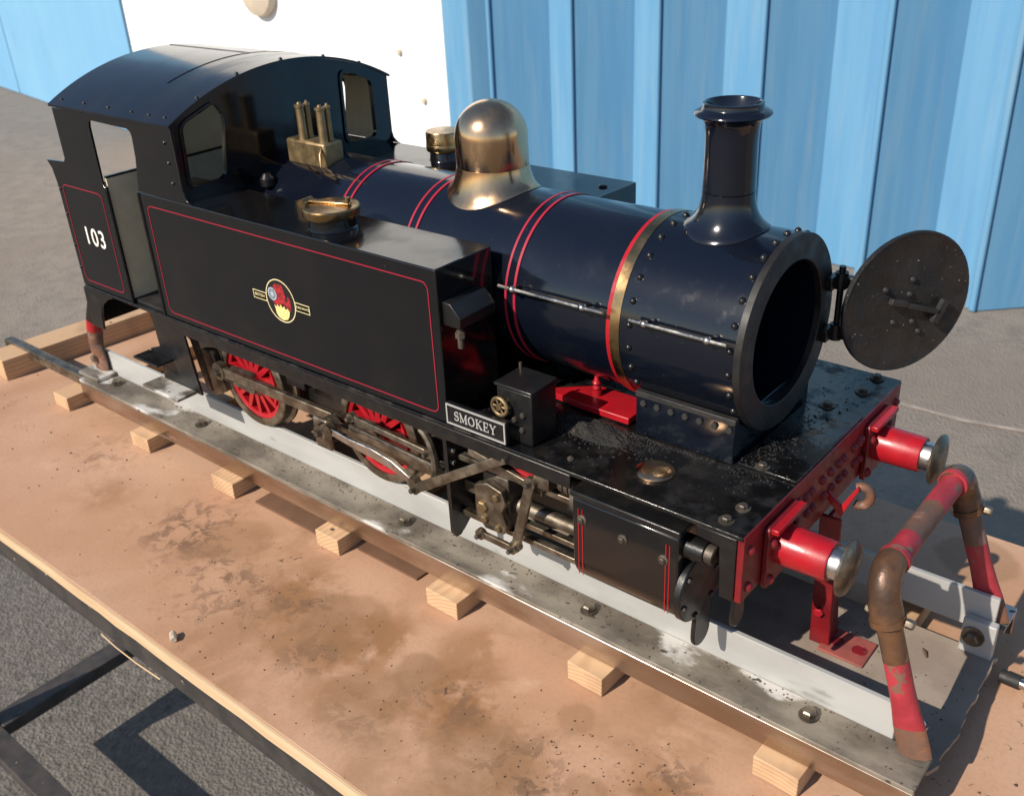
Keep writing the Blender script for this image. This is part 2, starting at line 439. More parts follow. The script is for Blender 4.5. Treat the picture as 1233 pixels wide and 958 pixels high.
class MB:
    def __init__(s):
        s.v, s.f = [], []
    def add(s, vs, fs):
        n = len(s.v)
        s.v += [tuple(q) for q in vs]
        s.f += [tuple(i+n for i in q) for q in fs]
        return s
    def box(s, x0, x1, y0, y1, z0, z1):
        vs = [(x, y, z) for x in (x0, x1) for y in (y0, y1) for z in (z0, z1)]
        return s.add(vs, [(0, 1, 3, 2), (4, 6, 7, 5), (0, 4, 5, 1), (2, 3, 7, 6), (0, 2, 6, 4), (1, 5, 7, 3)])
    def plate(s, poly, fn, w0, w1, holes=()):
        loops = [list(poly)] + [list(h) for h in holes]
        flat = [q for l in loops for q in l]
        tris = tessellate_polygon([[Vector((q[0], q[1], 0)) for q in l] for l in loops])
        n = len(flat)
        vs = [fn(q[0], q[1], w0) for q in flat] + [fn(q[0], q[1], w1) for q in flat]
        fs = []
        if not holes:
            fs.append(tuple(range(n)))
            fs.append(tuple(i+n for i in reversed(range(n))))
        else:
            fs += [tuple(t) for t in tris]
            fs += [tuple(i+n for i in reversed(t)) for t in tris]
        k = 0
        for l in loops:
            c = len(l)
            for i in range(c):
                a, b = k+i, k+(i+1) % c
                fs.append((a, b, b+n, a+n))
            k += c
        return s.add(vs, fs)
    def lathe(s, prof, c=(0, 0, 0), ax='x', seg=48, closed=False):
        # prof: (radius, height along axis)
        vs, fs = [], []
        for r, h in prof:
            for i in range(seg):
                t = 2*math.pi*i/seg
                a, b = r*math.cos(t), r*math.sin(t)
                p = {'x': (h, a, b), 'y': (a, h, b), 'z': (a, b, h)}[ax]
                vs.append((p[0]+c[0], p[1]+c[1], p[2]+c[2]))
        m_ = len(prof)
        for j in range(m_ if closed else m_-1):
            for i in range(seg):
                a, b = j*seg+i, j*seg+(i+1) % seg
                k = ((j+1) % m_)*seg
                fs.append((a, b, k+(i+1) % seg, k+i))
        if not closed:
            if prof[0][0] > 1e-6:
                fs.append(tuple(range(seg)))
            if prof[-1][0] > 1e-6:
                fs.append(tuple((m_-1)*seg+i for i in range(seg)))
        return s.add(vs, fs)
    def tube(s, path, r, seg=12, cap=True, flat=None, flataxis=None):
        P = [Vector(q) for q in path]
        rs = r if isinstance(r, (list, tuple)) else [r]*len(P)
        vs, fs = [], []
        n0 = None
        for i, q in enumerate(P):
            d = (P[min(i+1, len(P)-1)]-P[max(i-1, 0)]).normalized()
            if n0 is None:
                n0 = d.orthogonal().normalized() if flataxis is None else (Vector(flataxis)-d*d.dot(Vector(flataxis))).normalized()
            n0 = (n0-d*d.dot(n0)).normalized()
            b = d.cross(n0)
            fl = 1.0 if flat is None else flat[i]
            for k in range(seg):
                t = 2*math.pi*k/seg
                vs.append(q+(n0*math.cos(t)*fl+b*math.sin(t)*(2-fl if flat else 1))*rs[i])
        for i in range(len(P)-1):
            for k in range(seg):
                a, b = i*seg+k, i*seg+(k+1) % seg
                fs.append((a, b, b+seg, a+seg))
        if cap:
            fs.append(tuple(range(seg)))
            fs.append(tuple((len(P)-1)*seg+i for i in range(seg)))
        return s.add(vs, fs)
    def bar(s, a, b, w, t, side=(0, 1, 0)):
        # flat bar from a to b, w high in its plane, t thick along side
        a, b = Vector(a), Vector(b)
        sd_ = Vector(side).normalized()
        d = (b-a).normalized()
        n = d.cross(sd_).normalized()
        vs = [p+n*x*w/2+sd_*y*t/2 for p in (a, b) for x in (-1, 1) for y in (-1, 1)]
        return s.add(vs, [(0, 1, 3, 2), (4, 6, 7, 5), (0, 4, 5, 1), (2, 3, 7, 6), (0, 2, 6, 4), (1, 5, 7, 3)])
    def mesh(s, name, ma, ang=35):
        me = bpy.data.meshes.new(name)
        me.from_pydata(s.v, [], s.f)
        bm = bmesh.new()
        bm.from_mesh(me)
        bmesh.ops.recalc_face_normals(bm, faces=bm.faces)
        bm.to_mesh(me)
        bm.free()
        me.materials.append(M[ma])
        me.polygons.foreach_set('use_smooth', [True]*len(me.polygons))
        me.set_sharp_from_angle(angle=R(ang))
        return me
    def build(s, name, ma, parent=None, bevel=0, ang=35, seg=2, loc=(0, 0, 0)):
        o = link(name, s.mesh(name, ma, ang), parent, loc)
        if bevel:
            b = o.modifiers.new('bevel', 'BEVEL')
            b.width = bevel
            b.segments = seg
            b.limit_method = 'ANGLE'
            b.angle_limit = R(40)
            b.harden_normals = False
        return o

def side(y0):                       # near side: u along x, v up, w outwards (-y)
    return lambda u, v, w: (u, y0-w, v)
def xface(x0):                      # faces +x : u = y, v = z
    return lambda u, v, w: (x0+w, u, v)
def zface(z0):
    return lambda u, v, w: (u, v, z0+w)
def rrect(x0, x1, z0, z1, r, n=6):
    pts = []
    for cx, cz, a0 in ((x1-r, z1-r, 0), (x0+r, z1-r, 90), (x0+r, z0+r, 180), (x1-r, z0+r, 270)):
        for i in range(n+1):
            a = R(a0+90*i/n)
            pts.append((cx+r*math.cos(a), cz+r*math.sin(a)))
    return pts
def rpoly(pts, r, n=5):             # rounded corners for a convex polygon
    out = []
    m_ = len(pts)
    for i in range(m_):
        p, q, s_ = Vector(pts[i-1]), Vector(pts[i]), Vector(pts[(i+1) % m_])
        a = q+(p-q).normalized()*r
        b = q+(s_-q).normalized()*r
        for k in range(n+1):
            t = k/n
            out.append(tuple(a*(1-t)**2+q*2*t*(1-t)+b*t*t))
    return out
def circ(cx, cz, r, n=32, rz=None):
    return [(cx+r*math.cos(2*math.pi*i/n), cz+(rz or r)*math.sin(2*math.pi*i/n)) for i in range(n)]
def inset(poly, d):
    out = []
    m_ = len(poly)
    area = sum(poly[i][0]*poly[(i+1) % m_][1]-poly[(i+1) % m_][0]*poly[i][1] for i in range(m_))
    sg = 1 if area > 0 else -1
    for i in range(m_):
        p, q, s_ = Vector(poly[i-1]), Vector(poly[i]), Vector(poly[(i+1) % m_])
        a, b = (q-p).normalized(), (s_-q).normalized()
        n = Vector((-a.y, a.x))+Vector((-b.y, b.x))
        if n.length < 1e-9:
            n = Vector((-a.y, a.x))
        n.normalize()
        c = max(0.5, n.dot(Vector((-a.y, a.x))))
        out.append(tuple(q+n*sg*d/c))
    return out
def ribbon(pts, w):                 # open 2-D stroke -> polygon
    L_, R_ = [], []
    for i, q in enumerate(pts):
        q = Vector(q)
        d = (Vector(pts[min(i+1, len(pts)-1)])-Vector(pts[max(i-1, 0)])).normalized()
        n = Vector((-d.y, d.x))*w/2
        L_.append(tuple(q+n))
        R_.append(tuple(q-n))
    return L_+R_[::-1]

HEX = {}
def hexmesh(r, h, ma, ax):
    k = (round(r, 5), round(h, 5), ma, ax)
    if k not in HEX:
        HEX[k] = MB().lathe([(r, 0), (r, h*0.75), (r*0.8, h)], ax=ax.strip('-'), seg=6).mesh('bolt', ma, 25)
        if ax[0] == '-':
            for v in HEX[k].vertices:
                v.co = -v.co
    return HEX[k]
def bolt(parent, loc, r=0.003, h=0.002, ma='blackdull', ax='z', name='bolt'):
    return link(name, hexmesh(r, h, ma, ax), parent, loc)
RIV = {}
def rivmesh(r, ma):
    if (r, ma) not in RIV:
        bm = MB().lathe([(r, -r*0.3), (r*0.95, r*0.2), (r*0.7, r*0.62), (r*0.3, r*0.85), (0.0, r*0.9)], seg=10, ax='z')
        RIV[(r, ma)] = bm.mesh('rivet', ma, 60)
    return RIV[(r, ma)]
def rivet(parent, loc, nrm, r=0.0019, ma='blackdull', name='rivet'):
    o = link(name, rivmesh(r, ma), parent, loc)
    o.rotation_euler = Vector(nrm).to_track_quat('Z', 'Y').to_euler()
    return o

# ================================================================== SETTING
ZG, ZT = -0.79, -0.176
g = MB()
nx, ny = 24, 24
g.add([(-30+60*i/nx, -20+45*j/ny, ZG) for i in range(nx+1) for j in range(ny+1)],
      [(i*(ny+1)+j, (i+1)*(ny+1)+j, (i+1)*(ny+1)+j+1, i*(ny+1)+j+1) for i in range(nx) for j in range(ny)])
o = g.build('ground', 'asphalt')
o['kind'] = 'structure'
o['label'] = 'grey brown sunlit asphalt yard'

jp = [(-0.56, 1.56), (-0.45, 1.548), (-0.38, 1.552), (-0.30, 1.550), (-0.22, 1.568), (-0.10, 1.59), (0.3, 1.66), (1.6, 1.80)]
jl, jr = [], []
for k, (x, y) in enumerate(jp):
    jl.append((x, y+0.003+0.005*(k % 2)))
    jr.append((x, y-0.004))
o = MB().plate(jl+jr[::-1], zface(0), ZG+0.002, ZG+0.004).build('paving_joint', 'paleline')
o['kind'] = 'structure'
o['label'] = 'thin pale joint line across the paving'

# --- blue corrugated wall: deep trapezoid ribs, one panel per rib
WALLTOP = ZG+2.7
wall = thing('corrugated_wall', 'sky blue deep ribbed sheet metal wall behind the engine', 'wall', (-0.5, 2.2, ZG))
edges = [-2.171, -1.824, -1.494, -1.149, -0.795, -0.475, -0.13, 0.215, 0.56, 0.905, 1.25, 1.595, 1.94, 2.285, 2.63]
YO, YI = 2.18, 2.312
for a, b in zip(edges[:-1], edges[1:]):
    p_ = [(a, YO), (a+0.012, YO-0.002), (a+0.150, YI), (b-0.055, YI), (b-0.022, YO+0.004), (b-0.001, YO+0.004)]
    poly = p_ + [(x, y+0.004) for x, y in reversed(p_)]
    mb = MB().plate(poly, lambda u, v, w: (u, v, w), ZG+0.004, WALLTOP)
    pn = mb.build('panel', 'bluewall', wall, ang=20)
    MB().plate([(a-0.010, YO-0.012), (a+0.006, YO-0.018), (a+0.010, YO-0.012), (a+0.006, YO-0.003), (a-0.010, YO-0.003)], lambda u, v, w: (u, v, w), ZG+0.004, WALLTOP).build('seam_lip', 'bluewall', pn, bevel=0.002)
# end post beside the white door
MB().plate([(-2.41, 2.19), (-2.285, 2.19), (-2.172, 2.31), (-2.172, 2.40), (-2.41, 2.40)], lambda u, v, w: (u, v, w), ZG+0.004, WALLTOP).build('door_post', 'bluewall', wall, bevel=0.004)

# --- white door with round fitting
door_w = thing('white_door', 'overexposed white door panel beside the blue ribbed wall', 'door', (-3.4, 2.24, ZG))
MB().box(-4.56, -2.413, 2.21, 2.25, ZG+0.004, WALLTOP).build('door_panel', 'whitedoor', door_w, bevel=0.004)
v = MB().lathe([(0.0, -0.05), (0.06, -0.048), (0.094, -0.035), (0.102, -0.012), (0.102, 0.0)], (-3.455, 2.209, -0.055), 'y', 40)
v.build('round_fitting', 'beige', door_w)
for x, z in ((-2.66, -0.25), (-2.55, -0.42), (-4.35, -0.34)):
    MB().lathe([(0.0, -0.012), (0.010, -0.011), (0.013, 0.0)], (x, 2.209, z), 'y', 12).build('screw_cap', 'beige', door_w)

# --- plain blue wall at the far left
lw = thing('plain_blue_wall', 'plain pale blue sheet wall with one seam, far left', 'wall', (-6, 2.35, ZG))
segs = [(-4.565, 2.20), (-6.54, 2.50), (-8.6, 2.80)]
for (xa, ya), (xb, yb) in zip(segs[:-1], segs[1:]):
    MB().plate([(xa-0.004, ya), (xb+0.004, yb), (xb+0.004, yb+0.04), (xa-0.004, ya+0.04)], lambda u, v, w: (u, v, w), ZG+0.004, WALLTOP).build('panel', 'bluewall2', lw, bevel=0.003)
MB().box(-4.72, -4.69, 2.19, 2.215, -0.62, -0.55).build('latch', 'frame', lw, bevel=0.003)

# ================================================================== WORKBENCH
tb = thing('workbench', 'low steel framed bench with stained brown board top', 'bench', (-0.2, -0.02, ZG))
BX0, BX1, BY0, BY1 = -1.04, 0.62, -0.2745, 0.2285
top = MB().box(BX0, BX1, BY0+0.0022, BY1, ZT-0.0125, ZT).build('board_top', 'mdf', tb, bevel=0.0008)
ed = MB()
n_ = 60
pe = []
for i in range(n_+1):
    x = BX0+(BX1-BX0)*i/n_
    pe.append((x, BY0+random.uniform(-0.0005, 0.0004)))
ed.plate([(x, y) for x, y in pe]+[(BX1, BY0+0.002), (BX0, BY0+0.002)], zface(0), ZT-0.0122, ZT-0.0003).build('edge_strip', 'edge', tb)
def angle(x0, x1, y0, y1, z0, z1, name, bev=0.0015):
    return MB().box(x0, x1, y0, y1, z0, z1).build(name, 'frame', tb, bevel=bev)
F0, F1 = ZT-0.0128-0.024, ZT-0.0128
angle(BX0, BX1, BY0+0.001, BY0+0.026, F0, F1, 'top_rail')
angle(BX0, BX1, BY1-0.026, BY1-0.001, F0, F1, 'top_rail')
angle(BX0, BX0+0.025, BY0+0.0265, BY1-0.0265, F0, F1, 'end_rail')
for x in (BX0+0.0, BX1-0.04):
    for y in (BY0+0.001, BY1-0.041):
        yy = y if y < 0 else y+0.018
        angle(x, x+0.022, yy, yy+0.022, -0.6672, F0-0.0005, 'leg')
LF = -0.675
angle(BX0, BX0+0.034, BY0+0.0305, BY1-0.0345, LF-0.012, LF+0.008, 'lower_end_rail')
angle(BX0, BX1-0.041, BY0+0.0, BY0+0.030, LF-0.0125, LF+0.0075, 'lower_rail')
angle(BX0, BX1-0.041, BY1-0.034, BY1-0.004, LF-0.0125, LF+0.0075, 'lower_rail')
for x in (-0.70, 0.45):
    for y in (BY0+0.02, BY1-0.02):
        MB().lathe([(0.0, -0.009), (0.04, -0.009), (0.045, -0.006), (0.045, 0.006), (0.04, 0.009), (0.0, 0.009)], (x, y, ZG+0.0455), 'y', 28).build('castor', 'frame', tb)
        MB().box(x-0.02, x+0.02, y-0.015, y+0.015, ZG+0.0912, -0.688).build('castor_fork', 'frame', tb, bevel=0.002)
MB().tube([(-0.492, BY0-0.0005, F0-0.0005), (-0.47, BY0-0.001, F0-0.0022), (-0.44, BY0-0.001, F0-0.0026), (-0.405, BY0-0.0005, F0-0.0008)], 0.0006, 6).build('splinter', 'edge', tb)

# ================================================================== TRACK
tr = thing('display_track', 'short aluminium display track on pine sleepers under the engine', 'track', (-0.4, 0, ZT))
RX0, RX1 = -0.8035, 0.1070
def rail(s, yin, xa, xb, vx1):
    # s = -1 near, +1 far ; yin = inner face of the upright leg
    p = link('rail', MB().box(xa, vx1, min(yin, yin+s*0.004), max(yin, yin+s*0.004), -0.1400, -0.111).mesh('rail', 'alu'), tr)
    b = p.modifiers.new('bevel', 'BEVEL')
    b.width = 0.0006
    y0, y1 = yin+s*0.0042, yin+s*0.0345
    h = MB()
    nseg = 40
    a_, b_ = sorted((y0, y1))
    h.box(xa, xb, a_, b_, -0.1402, -0.1370)
    h.build('base_flange', 'aludirty', p, bevel=0.0005)
    ya, yb = sorted((y1, y1-s*0.003))
    MB().box(xa, xb, ya, yb, -0.1593, -0.1404).build('edge_flange', 'alugloss', p, bevel=0.0006)
    yc, yd = sorted((yin+s*0.010, yin+s*0.021))
    MB().box(-1.012, -0.70, yc, yd, -0.1590, -0.1470).build('steel_bar', 'steel', p, bevel=0.001)
    return p
rn = rail(-1, -0.067, RX0, RX1, 0.0835)
rf = rail(1, 0.060, RX0, RX1, 0.101)
# grime line where the upright meets the flange, bolts through the flange
for x in (-0.755, -0.60, -0.315, -0.13, 0.036):
    w = MB().lathe([(0.0062, 0), (0.0062, 0.0012), (0.0035, 0.0013)], (x, -0.084, -0.1370), 'z', 20)
    w.build('washer', 'steeldark', rn)
    bolt(rn, (x, -0.084, -0.1357), 0.0046, 0.0042, 'steel')
# pine sleepers
sx = [(-0.8179, 0), (-0.661, 0), (-0.5173, 0), (-0.3695, 0), (-0.2302, 0), (-0.0941, 0), (0.0479, 0)]
for i, (xr, a) in enumerate(sx):
    w = 0.030+random.uniform(-0.002, 0.003)
    ye = -0.1125-random.uniform(0, 0.004)
    o = MB().box(-w/2, w/2, ye, 0.118, -0.008, 0.008).build('sleeper', 'pine', tr, bevel=0.0007, loc=(xr-w/2, 0, ZT+0.0083))
    o.rotation_euler = (0, 0, R(random.uniform(-1.6, 1.6)))
for xx, yy in ((-0.384, -0.107), (-0.965, -0.085), (-0.95, 0.02)):
    MB().lathe([(0.0016, 0), (0.0016, 0.0004), (0.0, 0.0006)], (xx, yy, -0.1592 if xx > -0.9 else -0.1498), 'z', 10).build('nail_head', 'steeldark', tr)
o = MB().box(-0.021, 0.021, -0.118, 0.17, -0.013, 0.013).build('sleeper', 'pine', tr, bevel=0.001, loc=(-0.968, 0.0, ZT+0.0131))
o.rotation_euler = (0, 0, R(-4))
# dusty sheet between the rails at the front, ragged front edge
pts = [(-0.34, -0.0655), (0.1045, -0.0655)]
for i in range(1, 26):
    y = -0.0655+0.124*i/26
    pts.append((0.1075+random.uniform(-0.0012, 0.0012)+(0.002 if 6 < i < 10 else 0), y))
pts += [(0.108, 0.0585), (-0.34, 0.0585)]
MB().plate(pts, zface(0), -0.1590, -0.1555).build('base_sheet', 'dustsheet', tr)

# front stop hoop: pipe legs, two elbows, top pipe
hoop = link('stop_hoop', None, tr, (0.09, 0, -0.137))
def arc3(p, q, s_, n=7):
    p, q, s_ = Vector(p), Vector(q), Vector(s_)
    return [p*(1-t)**2+q*2*t*(1-t)+s_*t*t for t in (k/n for k in range(n+1))]
ey, ez, ex = 0.068, -0.0285, 0.0615
def leg_path(s, y_foot):
    a = Vector((0.0985, s*y_foot, -0.1365))
    b = Vector((0.0655, s*ey, ez-0.017))
    return [a.lerp(b, t) for t in (0, 0.06, 0.2, 0.32, 0.45, 0.64, 0.66, 0.8, 1.0)]
for s, yf in ((-1, 0.0765), (1, 0.0705)):
    P = leg_path(s, yf)
    rad = [0.0066, 0.0068, 0.0069, 0.0071, 0.0073, 0.0073, 0.0073, 0.0073, 0.0073]
    fl = [0.5, 0.5, 0.6, 0.85, 1, 1, 1, 1, 1]
    MB().tube(P[0:3], rad[0:3], 20, flat=fl[0:3], flataxis=(0, 1, 0)).build('flattened_foot', 'rust', hoop)
    MB().tube([P[2].lerp(P[3], -0.02)]+P[3:6], [0.00695]+rad[3:6], 20, flat=[0.6, 0.85, 1, 1], flataxis=(0, 1, 0)).build('leg', 'wornred', hoop)
    MB().tube(P[5:], rad[5:], 20).build('upper_leg', 'rust' if s > 0 else 'wetrust', hoop)
    e0 = P[-1]
    pth = [e0+(P[-1]-P[-2]).normalized()*(-0.012), e0]+arc3(e0, (ex, s*ey, ez), (ex-0.0005, s*(ey-0.014), ez+0.001))[1:]+[Vector((ex, s*(ey-0.021), ez+0.001))]
    el = MB().tube(pth, [0.0095, 0.0095]+[0.0089]*7+[0.0085], 22).build('elbow', 'wetrust', hoop)
    for k, pp in ((0, pth[0]), (1, pth[-1])):
        d = (pth[1]-pth[0]).normalized() if k == 0 else Vector((0, s, 0))
        MB().tube([pp, pp+d*0.004], [0.0104 if k == 0 else 0.0092]*2, 22).build('collar', 'wetrust' if k == 0 else 'wornred', el)
    for q in (-1, 1):
        link('set_screw', hexmesh(0.0030, 0.0045, 'steel', 'x' if q > 0 else '-x'), el, tuple(pth[0]+Vector((q*0.0094, 0, 0.005))))
tp = MB().tube([(ex, -0.050, ez+0.001), (ex, -0.0265, ez+0.001)], 0.0074, 22).build('top_pipe_end', 'wornred', hoop)
MB().tube([(ex, -0.0266, ez+0.001), (ex, 0.012, ez+0.001)], 0.0073, 22).build('top_pipe', 'rust', hoop)
MB().tube([(ex, 0.0121, ez+0.001), (ex, 0.050, ez+0.001)], 0.0074, 22).build('top_pipe_end', 'wornred', hoop)
# bracket block and bolt at the far rail end, bolt at the near foot
blk = MB().box(0.083, 0.1045, 0.0525, 0.0598, -0.1565, -0.1285).build('clamp_block', 'alu', hoop, bevel=0.001)
MB().lathe([(0.0075, 0), (0.0075, -0.0014), (0.004, -0.0015)], (0.091, 0.0525, -0.141), 'y', 20).build('washer', 'steel', hoop)
bolt(hoop, (0.091, 0.0512, -0.141), 0.005, 0.005, 'steel', '-y')
MB().lathe([(0.0034, 0.0), (0.0034, 0.010)], (0.0935, -0.067, -0.1290), 'y', 14).build('stud', 'bright', hoop)
# rear stop post
rp = link('rear_post', None, tr, (-0.797, -0.073, -0.137))
MB().tube([(-0.797, -0.0755, -0.1365), (-0.797, -0.0755, -0.120), (-0.7965, -0.0755, -0.100)], [0.0085, 0.0088, 0.0085], 16, flat=[0.5, 0.5, 0.8], flataxis=(0, 1, 0)).build('foot', 'rust', rp)
MB().tube([(-0.7965, -0.0755, -0.100), (-0.791, -0.0755, -0.083)], [0.0085, 0.0083], 16, flat=[0.8, 1], flataxis=(0, 1, 0)).build('post', 'rust', rp)
MB().tube([(-0.791, -0.0755, -0.083), (-0.786, -0.0755, -0.070)], 0.0084, 16).build('red_band', 'red', rp)
MB().tube([(-0.786, -0.0755, -0.070), (-0.765, -0.0755, -0.034), (-0.760, -0.062, -0.026), (-0.760, 0.062, -0.026), (-0.765, 0.0755, -0.034), (-0.797, 0.0755, -0.136)], 0.0084, 16).build('upper_hoop', 'blackdull', rp)
MB().lathe([(0.004, 0), (0.004, -0.004), (0.002, -0.0045)], (-0.797, -0.0803, -0.118), 'y', 12).build('bolt', 'steel', rp)
MB().box(-0.815, -0.775, -0.095, -0.0715, -0.1369, -0.1325).build('foot_plate', 'aludirty', rp, bevel=0.001)
# red tie-down bracket at the front
br = link('tie_bracket', None, tr, (0.01, 0.008, -0.155))
MB().box(0.0075, 0.0395, -0.006, 0.0215, -0.1553, -0.1535).build('base_plate', 'brickred', br, bevel=0.0006)
for x, y in ((0.0155, 0.008), (0.032, 0.008)):
    MB().lathe([(0.0045, 0), (0.0048, 0.0005), (0.0052, 0.0002)], (x, y, -0.1535), 'z', 20).build('ring_mark', 'beam', br)
MB().bar((0.006, 0.0015, -0.1553), (0.0035, 0.0015, -0.050), 0.0145, 0.003, (0, 1, 0)).build('strap', 'beam', br, bevel=0.0008)
MB().bar((0.0105, 0.011, -0.1553), (0.002, 0.011, -0.050), 0.003, 0.016, (0, 1, 0)).build('web', 'beam', br, bevel=0.0008)
bolt(br, (0.004, -0.0002, -0.127), 0.0035, 0.0035, 'red', '-y')
bolt(br, (0.0035, -0.0002, -0.085), 0.0035, 0.0035, 'red', '-y')

# ================================================================== LOCOMOTIVE
loco = thing('steam_locomotive', 'black model tank engine with brass dome, red lining and open smokebox door', 'locomotive', (-0.35, 0, -0.111))
W = 0.115
# --- running plate and valance
rpz = MB().box(-0.700, -0.0005, -0.1165, 0.1165, -0.003, 0).build('running_plate', 'plate', loco, bevel=0.0006)
for s in (-1, 1):
    a, b = sorted((s*0.1160, s*0.1135))
    MB().box(-0.56, -0.120, a, b, -0.0135, -0.0032).build('valance', 'blackdull', rpz, bevel=0.0005)
    MB().plate([(-0.0300, -0.0032), (-0.0045, -0.0032), (-0.0045, -0.0465), (-0.0135, -0.0465), (-0.0150, -0.0120), (-0.0300, -0.0100)], side(s*0.1135 if s < 0 else 0.116), 0, 0.0025).build('corner_plate', 'blackdull', rpz, bevel=0.0005)
MB().box(-0.040, -0.0010, -0.050, 0.0492, 0.0002, 0.0022).build('front_cover_plate', 'plate', rpz, bevel=0.0005)
for (x, y, r) in ((-0.0159, -0.107, 0.0038), (-0.0143, -0.0905, 0.0036), (-0.0245, -0.0469, 0.0036), (-0.0255, 0.0480, 0.0042), (-0.0154, 0.109, 0.0042), (-0.0155, 0.084, 0.0042), (-0.128, -0.104, 0.0018), (-0.137, -0.062, 0.002), (-0.146, -0.075, 0.002)):
    w = MB().lathe([(r*1.25, 0), (r*1.25, 0.0008), (r*0.8, 0.0009)], (x, y, 0.0022 if abs(y) < 0.05 else 0.0001), 'z', 18).build('washer', 'steeldark', rpz)
    bolt(rpz, (x, y, 0.003 if abs(y) < 0.05 else 0.0009), r*0.8, r*0.6, 'steeldark')
MB().lathe([(0.0125, 0.0002), (0.0125, 0.0013), (0.0118, 0.0020), (0.0075, 0.0031), (0.0, 0.0037)], (-0.0765, -0.0865, 0), 'z', 36).build('brass_cap', 'olddome', rpz)

# --- main frames and stretchers
for s in (-1, 1):
    a, b = sorted((s*0.0535, s*0.0505))
    MB().plate([(-0.675, -0.004), (-0.006, -0.004), (-0.006, -0.05), (-0.05, -0.060), (-0.12, -0.088), (-0.60, -0.088), (-0.675, -0.05)], lambda u, v, w: (u, w, v), a, b).build('frame_plate', 'blackdull', loco, bevel=0.0005)
MB().box(-0.66, -0.03, -0.050, 0.050, -0.030, -0.026).build('frame_stretcher', 'blackdull', loco)
fb = MB().plate([(-0.196, -0.046), (-0.165, -0.020), (-0.121, -0.020), (-0.121, -0.049), (-0.160, -0.049)], zface(0), 0.0012, 0.0062).build('red_frame_top', 'red', loco, bevel=0.0006)
MB().lathe([(0.0035, 0), (0.0035, 0.004), (0.0025, 0.004), (0.0032, 0.006), (0.0025, 0.008), (0.0032, 0.010), (0.002, 0.012), (0.0012, 0.016)], (-0.158, -0.033, 0.0062), 'z', 14).build('red_valve', 'red', loco)

# --- buffer beam
bb = MB().box(-0.0042, 0.0, -0.1152, 0.1152, -0.0465, -0.0004).build('buffer_beam', 'beam', loco, bevel=0.0005)
rb = [(-0.1075, -0.013), (-0.1075, -0.0385), (0.1075, -0.013), (0.1075, -0.0385), (-0.0465, -0.014), (0.0465, -0.014)]
for y in (-0.036, -0.028, -0.012, 0.0, 0.012, 0.020, 0.036, 0.044):
    for z in (-0.016, -0.030):
        rb.append((y+(0.004 if z < -0.02 else 0), z))
for y, z in rb:
    rivet(bb, (0.0, y, z), (1, 0, 0), 0.0034, 'beam')
for s in (-1, 1):
    y = s*0.072
    bu = link('buffer', None, loco, (0, y, -0.0275))
    MB().plate(rrect(y-0.0195, y+0.0195, -0.0500, -0.0070, 0.003), xface(0.0002), 0, 0.0035).build('flange', 'beam', bu, bevel=0.0006)
    MB().box(0.0037, 0.0085, y-0.0185, y+0.0185, -0.0105, -0.0070).build('flange_ledge', 'red', bu, bevel=0.0006)
    MB().lathe([(0.0130, 0.0037), (0.0128, 0.008), (0.0122, 0.0335), (0.0118, 0.0345), (0.0075, 0.0345)], (0, y, -0.0275), 'x', 32).build('housing', 'red', bu)
    MB().lathe([(0.0098, 0.0340), (0.0098, 0.0405)], (0, y, -0.0275), 'x', 28).build('ram', 'bright', bu)
    MB().lathe([(0.0060, 0.0400), (0.0120, 0.0412), (0.0170, 0.0425), (0.0175, 0.0440), (0.0165, 0.0452), (0.010, 0.0472), (0.0, 0.048)], (0, y, -0.0275), 'x', 40).build('head', 'steel', bu)
    for dy, dz in ((-0.015, 0.0085), (0.015, 0.0085), (-0.015, -0.017), (0.015, -0.017)):
        rivet(bu, (0.0037, y+dy, -0.0275+dz), (1, 0, 0), 0.0036, 'beam', 'stud')
# drawhook
hk = link('draw_hook', None, loco, (0.01, 0, -0.03))
MB().plate([(0.0, -0.036), (0.0105, -0.046), (0.0200, -0.0225), (0.0185, -0.0205), (0.0095, -0.038), (0.0, -0.029)], lambda u, v, w: (u, w, v), -0.0015, 0.0015).build('hook_plate', 'red', hk, bevel=0.0004)
MB().tube([Vector((0.0195+0.0055*math.cos(t), 0.0050+0.002*math.cos(t), -0.0300+0.0070*math.sin(t))) for t in [R(q) for q in range(-120, 140, 20)]], 0.0031, 12).build('shackle', 'rust', hk)

# --- tanks
def tank(s):
    t = link('side_tank', None, loco, (-0.39, s*0.09, 0))
    lo_, hi_ = sorted((s*W, s*0.0604))
    MB().box(-0.5632, -0.224, lo_, hi_, 0.0002, 0.1109).build('tank_body', 'black', t, bevel=0.0009, seg=3)
    return t
tn, tf = tank(-1), tank(1)
ln = rrect(-0.5545, -0.2312, 0.0055, 0.1012, 0.006)
MB().plate(ln, side(-W), 0.0001, 0.00035, [inset(ln, 0.0007)]).build('red_lining', 'redline', tn)
